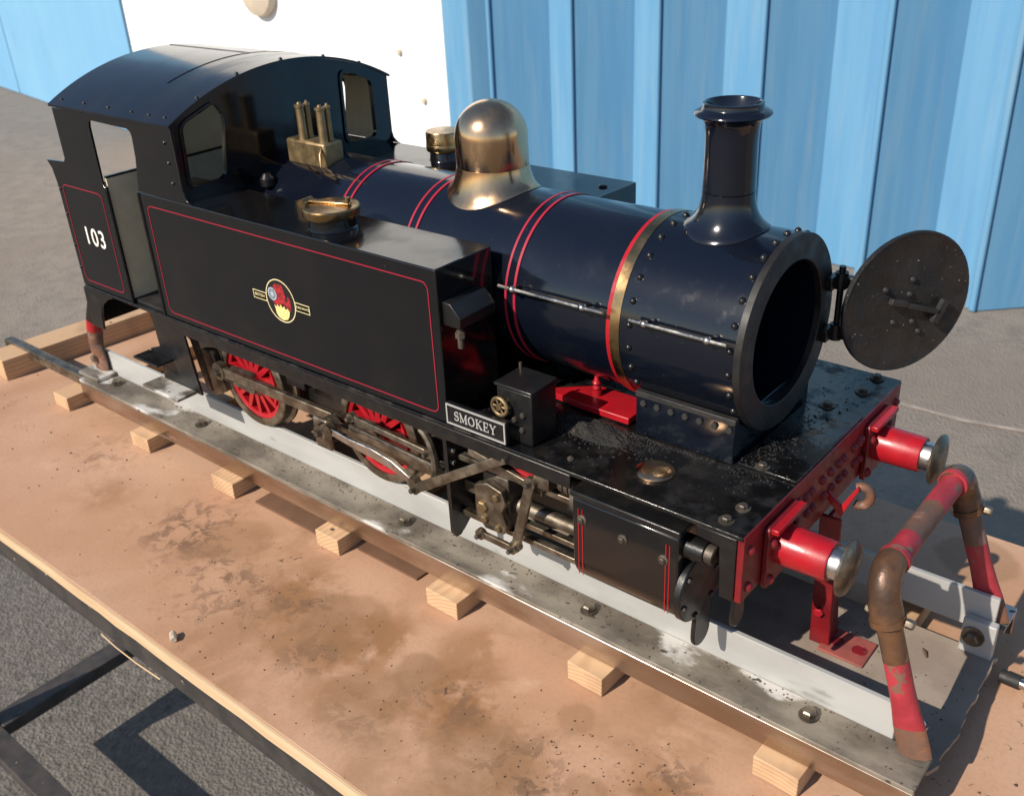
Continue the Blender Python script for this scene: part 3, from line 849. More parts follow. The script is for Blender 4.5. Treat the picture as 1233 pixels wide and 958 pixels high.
# filler caps
def filler(par, x, y, lever=True, k=1.0):
    f = link('tank_filler', None, par, (x, y, 0.1109))
    MB().lathe([(r_*k, h_) for r_, h_ in ((0.0185, 0.1109), (0.0175, 0.1120), (0.0170, 0.1185), (0.0160, 0.1195))], (x, y, 0), 'z', 36).build('filler_neck', 'black', f)
    MB().lathe([(r_*k, h_) for r_, h_ in ((0.0170, 0.1192), (0.0203, 0.1194), (0.0208, 0.1205), (0.0208, 0.1252), (0.0200, 0.1262), (0.012, 0.1268), (0.0, 0.1270))], (x, y, 0), 'z', 40).build('filler_lid', 'brass', f)
    if lever:
        MB().bar((x-0.0185, y-0.004, 0.1278), (x+0.0145, y+0.006, 0.1278), 0.0022, 0.0048, (-0.29, 0.957, 0)).build('lid_strap', 'brass', f, bevel=0.0008)
        MB().tube([(x+0.0125, y+0.0055, 0.1265), (x+0.0125, y+0.0055, 0.1325)], 0.0018, 10).build('lid_knob', 'brass', f)
        MB().lathe([(0.0, -0.005), (0.0036, -0.005), (0.0036, 0.005), (0.0, 0.005)], (x-0.0205, y-0.005, 0.1262), 'y', 16).build('hinge', 'brass', f)
    else:
        MB().lathe([(r_*k, h_) for r_, h_ in ((0.0205, 0.121), (0.0205, 0.1345), (0.0195, 0.136), (0.0, 0.1365))], (x, y, 0), 'z', 40).build('lid_top', 'brass', f)
    return f
filler(tn, -0.3500, -0.0885)
filler(tf, -0.4080, 0.092, False, 0.76)
MB().lathe([(0.0035, 0), (0.0035, 0.0012), (0.0022, 0.0018)], (-0.239, 0.0908, 0.1109), 'z', 12).build('tank_bolt', 'blackdull', tf)
# clack box on the tank front
cb = link('clack_box', None, tn, (-0.215, -0.096, 0.08))
MB().plate([(-0.2238, 0.0885), (-0.2165, 0.0880), (-0.2085, 0.0795), (-0.2090, 0.0720), (-0.2238, 0.0720)], lambda u, v, w: (u, w, v), -0.1115, -0.0765).build('box_body', 'blackdull', cb, bevel=0.0006)
MB().tube([(-0.2145, -0.106, 0.0698), (-0.2145, -0.106, 0.056)], 0.0022, 10).build('pipe', 'steeldark', cb)
MB().lathe([(0.0035, 0.0635), (0.0035, 0.0675), (0.0025, 0.0678)], (-0.2145, -0.106, 0), 'z', 6).build('union_nut', 'steeldark', cb)

# emblem
em = link('emblem', None, tn, (-0.391, -W, 0.0525))
EX, EZ, ER = -0.3908, 0.0525, 0.0174
oc = circ(EX, EZ, ER, 48)
MB().plate(oc, side(-W), 0.0001, 0.0003).build('roundel', 'transfer', em)
MB().plate(oc, side(-W), 0.0003, 0.0005, [inset(oc, 0.0008)]).build('roundel_ring', 'creamline', em)
for u0, u1 in ((EX-0.0335, EX-ER+0.0004), (EX+ER-0.0004, EX+0.0335)):
    bn = rrect(u0, u1, EZ-0.0040, EZ+0.0030, 0.0003, 2)
    MB().plate(bn, side(-W), 0.0001, 0.00028).build('banner', 'transfer', em)
    MB().plate(bn, side(-W), 0.00028, 0.00045, [inset(bn, 0.0006)]).build('banner_border', 'creamline', em)
lion = [(-9.5, -2.0), (-9.8, 1.0), (-8.0, 5.0), (-8.5, 8.0), (-6.5, 11.5), (-4.0, 13.2), (-1.5, 12.8), (-0.5, 14.2), (1.5, 13.0), (3.5, 13.6), (5.2, 11.0), (6.2, 8.0), (6.5, 4.5), (6.0, 1.5), (7.5, 0.5), (8.0, 3.5), (9.2, 5.2), (10.6, 4.6), (11.8, 2.0), (12.0, -2.0), (11.0, -6.5), (9.0, -5.5), (6.0, -4.2), (2.5, -1.5), (0.0, -4.0), (-4.0, -3.5), (-6.5, -4.0)]
MB().plate([(EX+a/1000, EZ+b/1000) for a, b in lion], side(-W), 0.0003, 0.0005).build('lion_figure', 'lion', em)
wc = circ(EX-0.0088, EZ+0.0042, 0.0052, 28)
MB().plate(wc, side(-W), 0.0005, 0.0007).build('wheel_disc', 'transfer', em)
MB().plate(wc, side(-W), 0.0007, 0.0008, [inset(wc, 0.0011)]).build('wheel_rim', 'wheelblue', em)
wsp = MB()
for k in range(6):
    a = math.pi*k/6
    dx, dz = 0.0046*math.cos(a), 0.0046*math.sin(a)
    wsp.plate(ribbon([(EX-0.0088-dx, EZ+0.0042-dz), (EX-0.0088+dx, EZ+0.0042+dz)], 0.0007), side(-W), 0.00071+k*1e-5, 0.00078+k*1e-5)
wsp.build('wheel_spokes', 'wheelblue', em)
crown = [(-8.2, -4.2), (-6.2, -6.0), (-4.8, -3.6), (-2.6, -5.4), (-0.8, -3.0), (1.2, -5.2), (3.4, -3.4), (4.8, -6.0), (7.2, -4.6), (9.4, -6.8), (8.0, -11.0), (5.6, -14.0), (0.0, -15.6), (-4.6, -14.2), (-7.0, -11.2)]
MB().plate([(EX+a/1000, EZ+b/1000) for a, b in crown], side(-W), 0.0005, 0.0007).build('crown', 'crown', em)
def text(body, size, name, ma, parent, x, z, y, bold=0.0, align='CENTER', sx_=1.0, spacing=1.0):
    global C
    cu = bpy.data.curves.new(name, 'FONT')
    cu.body = body
    cu.size = size
    cu.extrude = 0.00012
    cu.offset = bold
    cu.space_character = spacing
    cu.align_x = align
    cu.align_y = 'CENTER'
    t = bpy.data.objects.new(name, cu)
    C.objects.link(t)
    bpy.context.view_layer.update()
    me = bpy.data.meshes.new_from_object(t.evaluated_get(bpy.context.evaluated_depsgraph_get()))
    bpy.data.objects.remove(t)
    me.name = name
    for v_ in me.vertices:
        u, w, d = v_.co
        v_.co = (x+u*sx_, y-d, z+w)
    me.materials.clear()
    me.materials.append(M[ma])
    return link(name, me, parent)
text('BRITISH', 0.0036, 'banner_text', 'creamline', em, EX-0.0254, EZ-0.0005, -W-0.00045)
text('RAILWAYS', 0.0031, 'banner_text', 'creamline', em, EX+0.0256, EZ-0.0005, -W-0.00045)

# --- cab and bunker
cab = link('cab', None, loco, (-0.6, 0, 0))
def sheet(near=True):
    rear = [(-0.702, 0.0003), (-0.6155, 0.0003), (-0.6155, 0.103), (-0.6165, 0.1065), (-0.6200, 0.1085), (-0.6195, 0.158), (-0.6180, 0.1625), (-0.6140, 0.1640),
            (-0.5600, 0.1630), (-0.5555, 0.1610), (-0.5545, 0.1570), (-0.5560, 0.1400), (-0.5628, 0.1113), (-0.4860, 0.1113), (-0.4905, 0.1122), (-0.4948, 0.1155), (-0.4966, 0.1210),
            (-0.4966, 0.1705), (-0.6770, 0.1690), (-0.6770, 0.1245), (-0.6800, 0.1212), (-0.7120, 0.1190), (-0.7060, 0.1120), (-0.7030, 0.0980)]
    return rear
for s in (-1, 1):
    a, b = sorted((s*W, s*(W-0.002)))
    MB().plate(sheet(), lambda u, v, w: (u, w, v), a, b).build('side_sheet', 'black', cab, bevel=0.0003)
    c_, d_ = sorted((s*(W-0.0021), s*(W-0.0029)))
    lin = [(-0.672, 0.074), (-0.6225, 0.074), (-0.6225, 0.104), (-0.623, 0.1095), (-0.622, 0.165), (-0.5525, 0.165), (-0.5525, 0.1585), (-0.560, 0.1120), (-0.5005, 0.1120), (-0.5005, 0.1685), (-0.672, 0.1675)]
    MB().plate(lin, lambda u, v, w: (u, w, v), c_, d_).build('inner_lining', 'cream', cab)
    for x, z1 in ((-0.6160, 0.104), (-0.5640, 0.1105)):
        MB().tube([(x, s*(W+0.0002), 0.0005), (x, s*(W+0.0002), z1)], 0.0013, 8).build('edge_bead', 'blackdull', cab)
MB().box(-0.7018, -0.6990, -0.1128, 0.1128, 0.0003, 0.086).build('bunker_back', 'black', cab)
MB().box(-0.6200, -0.6178, -0.1118, 0.1118, 0.0030, 0.1135).build('bunker_front', 'cream', cab)
MB().box(-0.6203, -0.6175, -0.1118, 0.1118, 0.1137, 0.1155).build('bunker_rim', 'blackdull', cab)
MB().box(-0.6985, -0.6205, -0.1118, 0.1118, 0.070, 0.0725).build('bunker_floor', 'soot', cab)
MB().box(-0.6170, -0.4998, -0.1118, 0.1118, 0.0003, 0.0028).build('cab_floor', 'soot', cab)
# front plate with two windows
RR = 0.2365
def roofz(y, off=0.0):
    return 0.2030-RR+math.sqrt((RR+off)**2-y*y)
arc_ = [(W-0.0003-(2*W-0.0006)*i/30, 0) for i in range(31)]
outl = [(-W+0.0003, 0.0005), (W-0.0003, 0.0005)] + [(y, roofz(y)-0.0022) for y, _ in arc_]
wnear = rpoly([(-0.1065, 0.1225), (-0.0735, 0.1225), (-0.0655, 0.1700), (-0.0720, 0.1815), (-0.1045, 0.1700)], 0.006)
wfar = rpoly([(0.0590, 0.1225), (0.0940, 0.1205), (0.0940, 0.1715), (0.0605, 0.1835)], 0.006)
MB().plate(outl, xface(-0.4995), 0, 0.0028, [wnear, wfar]).build('cab_front', 'black', cab)
for w_ in (wnear, wfar):
    MB().plate(inset(w_, -0.0026), xface(-0.4966), 0.0, 0.0016, [inset(w_, 0.0)]).build('window_frame', 'black', cab, bevel=0.0004)
bkw = [rpoly([(-0.108, 0.0960), (-0.0380, 0.0960), (-0.0380, 0.1680), (-0.108, 0.1600)], 0.005), rpoly([(0.0560, 0.0960), (0.108, 0.0960), (0.108, 0.1600), (0.0560, 0.1680)], 0.005)]
bko = [(-W+0.0025, 0.0880), (W-0.0025, 0.0880)] + [(y*0.975, roofz(y*0.975)-0.0024) for y, _ in arc_]
MB().plate(bko, xface(-0.6765), 0, 0.0018, bkw).build('cab_back', 'black', cab)
MB().plate([(a, b) for a, b in bko], xface(-0.6746), 0, 0.0006, bkw).build('back_lining', 'cream', cab)
# roof
rfp = []
for i in range(41):
    y = -0.1168+0.2336*i/40
    rfp.append((y, roofz(y)))
poly = rfp + [(y, z-0.0020) for y, z in reversed(rfp)]
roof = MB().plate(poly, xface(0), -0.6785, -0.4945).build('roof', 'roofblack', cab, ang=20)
def roof_strip(x0, x1, ya, yb, name, dz=0.00035):
    p = [(ya+(yb-ya)*i/30, roofz(ya+(yb-ya)*i/30)+0.0002) for i in range(31)]
    MB().plate(p+[(y, z+dz) for y, z in reversed(p)], xface(0), x0, x1).build(name, 'roofblack', roof, ang=20)
roof_strip(-0.5575, -0.5555, -0.072, 0.118, 'roof_seam')
roof_strip(-0.6780, -0.5577, 0.012, 0.0135, 'roof_seam', 0.0004)
for x in (-0.665, -0.628, -0.590, -0.555, -0.530, -0.508):
    for yy in (-0.110, 0.110):
        n = Vector((0, yy, RR)).normalized()
        rivet(roof, (x, yy, roofz(yy)), n, 0.0016, 'blackdull')
for yy in (-0.085, -0.045, 0.0, 0.045, 0.085):
    rivet(roof, (-0.4985, yy, roofz(yy)), Vector((0, yy, RR)), 0.0018, 'blackdull')
for z in (0.158, 0.142, 0.126):
    rivet(cab, (-0.507, -W, z), (0, -1, 0), 0.0019, 'blackdull')
for z in (0.094, 0.070, 0.040, 0.018):
    rivet(cab, (-0.6995, -W, z), (0, -1, 0), 0.0017, 'blackdull')
ln = rrect(-0.6945, -0.6265, 0.0062, 0.0992, 0.006)
MB().plate(ln, side(-W), 0.0001, 0.00035, [inset(ln, 0.00065)]).build('red_lining', 'redline', cab)
text('103', 0.0235, 'running_number', 'white', cab, -0.6575, 0.0535, -W-0.0003, bold=0.0002, sx_=0.98, spacing=1.12)
# handbrake column and backhead inside the cab
MB().lathe([(0.047, -0.520), (0.047, -0.4998)], (0, 0, 0.066), 'x', 40).build('backhead', 'soot', cab)
MB().tube([(-0.60, -0.082, 0.003), (-0.60, -0.082, 0.098)], 0.004, 12).build('brake_column', 'steeldark', cab)
MB().tube([(-0.60+0.016*math.cos(R(q)), -0.082, 0.094+0.016*math.sin(R(q))) for q in range(0, 361, 24)], 0.0025, 8).build('brake_wheel', 'soot', cab)

# --- boiler
ZB, RB = 0.071, 0.0603
bo = MB().lathe([(RB, -0.4964), (RB, -0.121)], (0, 0, ZB), 'x', 96).build('boiler', 'skytintblack', loco)
def ring(x0, x1, r, name, ma, parent, zc=ZB):
    MB().lathe([(r-0.004, x0), (r, x0), (r, x1), (r-0.004, x1)], (0, 0, zc), 'x', 96, closed=True).build(name, ma, parent)
for x in (-0.385, -0.3085, -0.2095):
    ring(x-0.0044, x+0.0044, RB+0.0004, 'boiler_band', 'skytintblack', bo)
    ring(x-0.0048, x-0.0030, RB+0.0007, 'band_line', 'redline', bo)
    ring(x+0.0026, x+0.0046, RB+0.0007, 'band_line', 'redline', bo)
ring(-0.1302, -0.1272, RB+0.0016, 'band_line', 'red', bo)
ring(-0.1271, -0.1200, RB+0.0022, 'brass_band', 'brass', bo)
# dome
def saddle(prof, cx, seg, rb, zc):
    # prof: (r, h, w) ; w blends between following the barrel (1) and flat (0)
    vs, fs = [], []
    for r, h, w in prof:
        for i in range(seg):
            t = 2*math.pi*i/seg
            x, y = r*math.cos(t), r*math.sin(t)
            zs = zc+math.sqrt(max(0, rb*rb-y*y))
            vs.append((cx+x, y, w*(zs+h)+(1-w)*(zc+rb+h)))
    for j in range(len(prof)-1):
        for i in range(seg):
            a, b = j*seg+i, j*seg+(i+1) % seg
            fs.append((a, b, b+seg, a+seg))
    mb = MB()
    mb.add(vs, fs)
    return mb
dome = link('dome', None, loco, (-0.2715, 0, ZB+RB))
saddle([(0.0335, -0.001, 1), (0.0342, 0.0004, 1), (0.0338, 0.0012, 1), (0.0318, 0.0023, 0.95), (0.0299, 0.0042, 0.82), (0.0284, 0.0070, 0.6), (0.0273, 0.0102, 0.35), (0.0266, 0.0130, 0.12), (0.0264, 0.0145, 0), (0.0250, 0.0146, 0)], -0.2715, 64, RB, ZB).build('dome_skirt', 'olddome', dome, ang=50)
dz = ZB+RB+0.0150
prof = [(0.0258, dz-0.0015), (0.0262, dz), (0.0262, dz+0.020)]
for i in range(1, 13):
    a = R(90*i/12)
    prof.append((0.0262*math.cos(a) if i < 12 else 0.0, dz+0.020+0.0248*math.sin(a)))
MB().lathe(prof, (-0.2715, 0, 0), 'z', 64).build('dome_cover', 'olddome', dome, ang=50)
# safety valve block
sv = link('safety_valves', None, loco, (-0.452, -0.012, ZB+RB))
MB().box(-0.4770, -0.4290, -0.0235, -0.0035, 0.1255, 0.1460).build('valve_block', 'olive', sv, bevel=0.002)
for x in (-0.4600, -0.4350):
    for y, r in ((-0.018, 0.0038), (-0.0105, 0.0026)):
        MB().lathe([(r, 0.1460), (r*0.92, 0.1485), (r*0.88, 0.1710), (r*1.12, 0.1715), (r*1.12, 0.1732), (r*0.5, 0.1738), (r*0.4, 0.1752), (0, 0.1756)], (x, y, 0), 'z', 18).build('valve_post', 'olive', sv)
MB().tube([(-0.432, -0.024, 0.142), (-0.4305, -0.0275, 0.138), (-0.428, -0.030, 0.129), (-0.420, -0.0325, 0.1255), (-0.405, -0.0345, 0.1235)], 0.0011, 8).build('thin_pipe', 'brass', sv)
MB().tube([(-0.4425, -0.030, 0.1275), (-0.432, -0.0325, 0.1255)], 0.0011, 8).build('thin_pipe', 'brass', sv)
MB().lathe([(0.006, 0.0), (0.006, 0.006), (0.003, 0.010)], (-0.478, -0.047, 0.112), 'z', 12).build('cock', 'blackdull', sv)

# --- smokebox
RS = 0.0621
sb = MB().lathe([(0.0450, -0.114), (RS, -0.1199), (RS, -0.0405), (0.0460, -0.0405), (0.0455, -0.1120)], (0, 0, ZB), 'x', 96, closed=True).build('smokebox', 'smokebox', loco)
MB().lathe([(0.0, -0.106), (0.0456, -0.106)], (0, 0, ZB), 'x', 48).build('tube_plate', 'soot', sb)
MB().lathe([(0.0460, -0.0408), (RS+0.0004, -0.0408), (RS+0.0004, -0.0366), (RS-0.0001, -0.0362), (0.0465, -0.0362), (0.0460, -0.0366)], (0, 0, ZB), 'x', 96, closed=True).build('front_ring', 'ringblack', sb, ang=20)
for x, cnt in ((-0.1128, 26), (-0.0438, 26)):
    for i in range(cnt):
        a = 2*math.pi*(i+0.35)/cnt
        n = (0, math.cos(a), math.sin(a))
        if n[2] < -0.62:
            continue
        rivet(sb, (x, RS*n[1], ZB+RS*n[2]), n, 0.0024, 'blackdull')
# saddle
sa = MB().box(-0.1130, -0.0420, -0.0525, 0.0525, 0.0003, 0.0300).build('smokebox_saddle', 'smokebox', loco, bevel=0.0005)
for s in (-1, 1):
    a, b = sorted((s*0.0530, s*0.0480))
    MB().plate([(-0.1135, 0.0275), (-0.0415, 0.0275), (-0.0415, 0.0315), (-0.1135, 0.0315)], lambda u, v, w: (u, w, v), a, b+0.0015*(s > 0)-0.0).build('saddle_flange', 'soot', sa, bevel=0.0006)
    for k in range(7):
        bolt(sa, (-0.107+k*0.0103, s*0.0525, 0.0240), 0.0024, 0.0018, 'soot', '-y' if s < 0 else 'y')
# chimney
ch = link('chimney', None, loco, (-0.0825, 0, ZB+RS))
saddle([(0.0262, -0.001, 1), (0.0266, 0.0004, 1), (0.0264, 0.0011, 1), (0.0244, 0.0022, 0.95), (0.0218, 0.0040, 0.85), (0.0196, 0.0066, 0.65), (0.0179, 0.0100, 0.4), (0.0168, 0.0138, 0.16), (0.0162, 0.0178, 0.03), (0.0160, 0.0212, 0), (0.0145, 0.0216, 0)], -0.0825, 64, RS, ZB).build('chimney_base', 'skytintblack', ch, ang=50)
MB().lathe([(0.0135, ZB+RS+0.020), (0.0160, ZB+RS+0.0218), (0.0156, 0.182), (0.0158, 0.1880), (0.0163, 0.1945), (0.0174, 0.1968), (0.0198, 0.1985), (0.0222, 0.1993), (0.0228, 0.2002), (0.0224, 0.2013), (0.0196, 0.2028), (0.0181, 0.2034), (0.0178, 0.2040), (0.0177, 0.2064), (0.0170, 0.2069), (0.0160, 0.2069), (0.0154, 0.2062), (0.0142, 0.195), (0.0132, 0.150)], (-0.0825, 0, 0), 'z', 64).build('chimney_barrel', 'skytintblack', ch, ang=45)
MB().lathe([(0.0, 0.152), (0.0138, 0.152)], (-0.0825, 0, 0), 'z', 24).build('chimney_throat', 'soot', ch)
# smokebox door, swung open on the far side
da = 1.0107
dd = Vector((math.cos(da), math.sin(da), 0))
dn = Vector((math.sin(da), -math.cos(da), 0))        # inner face, towards the camera
dc = Vector((0.0047, 0.0851, ZB))
def dpt(r, t, w):
    return tuple(dc+dd*(r*math.cos(t))+Vector((0, 0, r*math.sin(t)))+dn*w)
def dlathe(prof, seg=56):
    vs, fs = [], []
    for r, w in prof:
        for i in range(seg):
            vs.append(dpt(r, 2*math.pi*i/seg, w))
    for j in range(len(prof)-1):
        for i in range(seg):
            a, b = j*seg+i, j*seg+(i+1) % seg
            fs.append((a, b, b+seg, a+seg))
    mb = MB()
    mb.add(vs, fs)
    return mb
sdoor = link('smokebox_door', None, loco, tuple(dc))
dlathe([(0.0, 0.0002), (0.030, 0.0002), (0.0455, 0.0), (0.0472, 0.0006), (0.0481, 0.0), (0.0481, -0.0022), (0.040, -0.0058), (0.022, -0.0086), (0.0, -0.0096)]).build('door_disc', 'sootdoor', sdoor, ang=30)
def dbox(u0, u1, v0, v1, w0, w1, name, ma='soot'):
    vs = [tuple(dc+dd*u+Vector((0, 0, v_))+dn*w) for u in (u0, u1) for v_ in (v0, v1) for w in (w0, w1)]
    mb = MB()
    mb.add(vs, [(0, 1, 3, 2), (4, 6, 7, 5), (0, 4, 5, 1), (2, 3, 7, 6), (0, 2, 6, 4), (1, 5, 7, 3)])
    return mb.build(name, ma, sdoor, bevel=0.0006)
def dbar(a, b, w, t, name):
    pa, pb = (tuple(dc+dd*q[0]+Vector((0, 0, q[1]))+dn*0.004) for q in (a, b))
    MB().bar(pa, pb, w, t, tuple(dn)).build(name, 'soot', sdoor, bevel=0.0005)
dbar((-0.008, 0.002), (0.024, -0.009), 0.0035, 0.0035, 'dart_bar')
dbar((0.020, -0.016), (0.027, -0.001), 0.0055, 0.0035, 'dart_head')
dbar((-0.016, 0.005), (-0.003, 0.001), 0.004, 0.004, 'dart_bar')
for u, v_ in ((0.002, 0.016), (0.001, 0.006), (-0.009, -0.012), (0.006, -0.014), (-0.018, 0.012), (0.012, -0.022)):
    q = dc+dd*u+Vector((0, 0, v_))+dn*0.0003
    rivet(sdoor, tuple(q), dn, 0.0024, 'soot', 'stud')
hinge = (-0.0335, 0.0605)
MB().tube([(hinge[0]+0.003, hinge[1], ZB-0.024), (hinge[0]+0.003, hinge[1], ZB+0.026)], 0.0022, 12).build('hinge_pin', 'blackdull', sdoor)
for z in (ZB+0.0165, ZB-0.0195):
    MB().tube([(hinge[0]+0.003, hinge[1], z-0.0055), (hinge[0]+0.003, hinge[1], z+0.0055)], 0.0042, 14).build('hinge_knuckle', 'blackdull', sdoor)
    MB().box(-0.0361, -0.0315, 0.048, 0.0605, z-0.0045, z+0.0045).build('hinge_lug', 'blackdull', sdoor, bevel=0.0006)
    e_ = dc+dd*(-0.034)-dn*0.0065
    MB().bar((hinge[0]+0.003, hinge[1], z), (e_.x, e_.y, z), 0.0062, 0.0075, (0, 0, 1)).build('hinge_strap', 'blackdull', sdoor, bevel=0.0006)

# --- handrails
for x0, x1, kn in ((-0.2135, -0.1285, (-0.2015, -0.1445)), (-0.1090, -0.0430, (-0.0985, -0.0555))):
    hr = link('handrail', None, loco, (x0, -0.066, 0.0868))
    MB().tube([(x0, -0.0672, 0.0868), (x1, -0.0672, 0.0868)], 0.00125, 10).build('rail_rod', 'bright', hr)
    for k in kn:
        MB().lathe([(0.0, -0.0027), (0.0016, -0.0022), (0.0024, -0.001), (0.0026, 0), (0.0024, 0.001), (0.0016, 0.0022), (0.0, 0.0027)], (k, -0.0672, 0.0868), 'x', 14).build('knob', 'bright', hr)
        MB().tube([(k, -0.0672, 0.0868), (k, -0.0585, 0.0860)], 0.0012, 8).build('stanchion', 'blackdull', hr)

# --- mechanical lubricator and name plate
lb = link('lubricator', None, loco, (-0.17, -0.095, 0))
MB().box(-0.1850, -0.1560, -0.1070, -0.0810, 0.0003, 0.0375).build('oil_box', 'blackdull', lb, bevel=0.001)
MB().box(-0.1862, -0.1548, -0.1082, -0.0798, 0.0377, 0.0403).build('oil_box_lid', 'blackdull', lb, bevel=0.0008)
MB().tube([(-0.184, -0.083, 0.0403), (-0.184, -0.083, 0.0445)], 0.0011, 8).build('lid_pin', 'steel', lb)
hw = link('handwheel', None, lb, (-0.179, -0.1115, 0.0255))
MB().tube([(-0.179+0.0062*math.cos(R(q)), -0.1115, 0.0255+0.0062*math.sin(R(q))) for q in range(0, 361, 20)], 0.0013, 8).build('wheel_ring', 'olive', lb)
bpy.data.objects.remove(hw)
for q in (0, 60, 120):
    MB().tube([(-0.179-0.006*math.cos(R(q)), -0.1115, 0.0255-0.006*math.sin(R(q))), (-0.179+0.006*math.cos(R(q)), -0.1115, 0.0255+0.006*math.sin(R(q)))], 0.0008, 6).build('wheel_spoke', 'olive', lb)
MB().tube([(-0.179, -0.113, 0.0255), (-0.179, -0.1071, 0.0255)], 0.0022, 10).build('spindle', 'olive', lb)
for x, z in ((-0.170, 0.017), (-0.164, 0.011), (-0.163, 0.022)):
    bolt(lb, (x, -0.1071, z), 0.002, 0.002, 'steeldark', '-y')
npl = link('name_plate', None, loco, (-0.195, -0.117, 0.011))
NX0, NX1, NZ0, NZ1, NY = -0.2215, -0.1690, 0.0030, 0.0190, -0.1180
MB().box(NX0, NX1, NY, NY+0.0035, NZ0, NZ1).build('plate_body', 'blackdull', npl, bevel=0.0004)
fr = [(NX0+0.0004, NZ0+0.0004), (NX1-0.0004, NZ0+0.0004), (NX1-0.0004, NZ1-0.0004), (NX0+0.0004, NZ1-0.0004)]
MB().plate(fr, side(NY), 0.0001, 0.0008, [inset(fr, 0.0011)]).build('plate_border', 'silverink', npl)
# serif capitals, drawn as strokes
T, t_ = 0.15, 0.07
def arcs(cx, cz, rx, rz, a0, a1, n=12):
    return [(cx+rx*math.cos(R(a0+(a1-a0)*i/n)), cz+rz*math.sin(R(a0+(a1-a0)*i/n))) for i in range(n+1)]
GL = {
 'S': (0.62, [(arcs(0.31, 0.745, 0.22, 0.22, 25, 250), t_*1.4), (arcs(0.31, 0.745, 0.22, 0.22, 180, 262)+arcs(0.31, 0.255, 0.25, 0.25, 88, 0), T), (arcs(0.31, 0.255, 0.25, 0.22, 0, -150), t_*1.4), ([(0.52, 0.98), (0.52, 0.74)], t_), ([(0.08, 0.28), (0.08, 0.02)], t_)]),
 'M': (1.05, [([(0.15, 0.0), (0.15, 1.0)], t_), ([(0.15, 1.0), (0.52, 0.08)], T), ([(0.52, 0.08), (0.88, 1.0)], t_), ([(0.88, 1.0), (0.88, 0.0)], T), ([(0.02, 0.03), (0.30, 0.03)], t_), ([(0.72, 0.03), (1.03, 0.03)], t_), ([(0.02, 0.97), (0.18, 0.97)], t_), ([(0.86, 0.97), (1.03, 0.97)], t_)]),
 'O': (0.9, [(arcs(0.45, 0.5, 0.36, 0.47, 60, 120), t_), (arcs(0.45, 0.5, 0.36, 0.47, 118, 242), T), (arcs(0.45, 0.5, 0.36, 0.47, 240, 300), t_), (arcs(0.45, 0.5, 0.36, 0.47, -62, 62), T)]),
 'K': (0.9, [([(0.2, 0), (0.2, 1)], T), ([(0.2, 0.42), (0.72, 0.98)], t_), ([(0.36, 0.58), (0.78, 0.02)], T), ([(0.04, 0.03), (0.38, 0.03)], t_), ([(0.04, 0.97), (0.38, 0.97)], t_), ([(0.58, 0.97), (0.86, 0.97)], t_), ([(0.6, 0.03), (0.92, 0.03)], t_)]),
 'E': (0.78, [([(0.2, 0), (0.2, 1)], T), ([(0.04, 0.97), (0.68, 0.97)], t_), ([(0.04, 0.03), (0.72, 0.03)], t_), ([(0.2, 0.5), (0.54, 0.5)], t_), ([(0.66, 0.99), (0.66, 0.76)], t_), ([(0.70, 0.01), (0.70, 0.26)], t_), ([(0.54, 0.38), (0.54, 0.62)], t_)]),
 'Y': (0.85, [([(0.42, 0.0), (0.42, 0.48)], T), ([(0.42, 0.46), (0.12, 0.97)], T), ([(0.42, 0.46), (0.72, 0.97)], t_), ([(0.26, 0.03), (0.58, 0.03)], t_), ([(0.0, 0.97), (0.28, 0.97)], t_), ([(0.58, 0.97), (0.84, 0.97)], t_)]),
}
hh = 0.0068
tw = sum(GL[c][0]+0.07 for c in 'SMOKEY')*hh
cx = (NX0+NX1)/2-tw/2
for c in 'SMOKEY':
    wd, st = GL[c]
    mb = MB()
    for k, (pp, w) in enumerate(st):
        mb.plate(ribbon([(cx+x*hh, NZ0+0.0046+z*hh) for x, z in pp], w*hh), side(NY), 0.0001, 0.0006+k*0.00002)
    mb.build('letter', 'silverink', npl)
    cx += (wd+0.07)*hh

# --- wheels
WZ, WR = -0.066, 0.0450
def wheel_set(x, s):
    w = link('wheel', None, loco, (x, s*0.07, WZ))
    return w
tyre_p = [(0.0372, -0.0740), (0.0375, -0.0762), (0.0440, -0.0762), (WR, -0.0752), (WR, -0.0660), (0.0485, -0.0645), (0.0485, -0.0620), (0.0372, -0.0620)]
me_tyre = MB().lathe(tyre_p, (0, 0, 0), 'y', 64, closed=True).mesh('tyre', 'steel')
me_in = MB().lathe([(0.0335, -0.0735), (0.0373, -0.0745), (0.0373, -0.0635), (0.0335, -0.0635)], (0, 0, 0), 'y', 64, closed=True).mesh('inner_rim', 'red')
me_hub = MB().lathe([(0.0, -0.0800), (0.0085, -0.0800), (0.0100, -0.0785), (0.0105, -0.0620), (0.0, -0.0620)], (0, 0, 0), 'y', 32).mesh('hub', 'red')
me_axle = MB().lathe([(0.0, -0.0822), (0.0058, -0.0820), (0.0060, -0.0801)], (0, 0, 0), 'y', 24).mesh('axle_end', 'steel')
sp = MB()
sp.add([(0.0095, -0.0745, -0.0030), (0.0095, -0.0745, 0.0030), (0.0338, -0.0735, 0.0020), (0.0338, -0.0735, -0.0020), (0.0095, -0.0650, -0.0030), (0.0095, -0.0650, 0.0030), (0.0338, -0.0650, 0.0020), (0.0338, -0.0650, -0.0020)],
       [(0, 1, 2, 3), (7, 6, 5, 4), (0, 3, 7, 4), (1, 5, 6, 2), (0, 4, 5, 1), (3, 2, 6, 7)])
me_sp = sp.mesh('spoke', 'red')
bw = [(-0.014+0.0, 0.030)]
me_boss = MB().plate(rpoly([(-0.042, -0.008), (0.008, -0.011), (0.008, 0.011), (-0.042, 0.008)], 0.007), lambda u, v, w: (u, -w, v), 0.0765, 0.0805).mesh('crank_boss', 'steeldark')
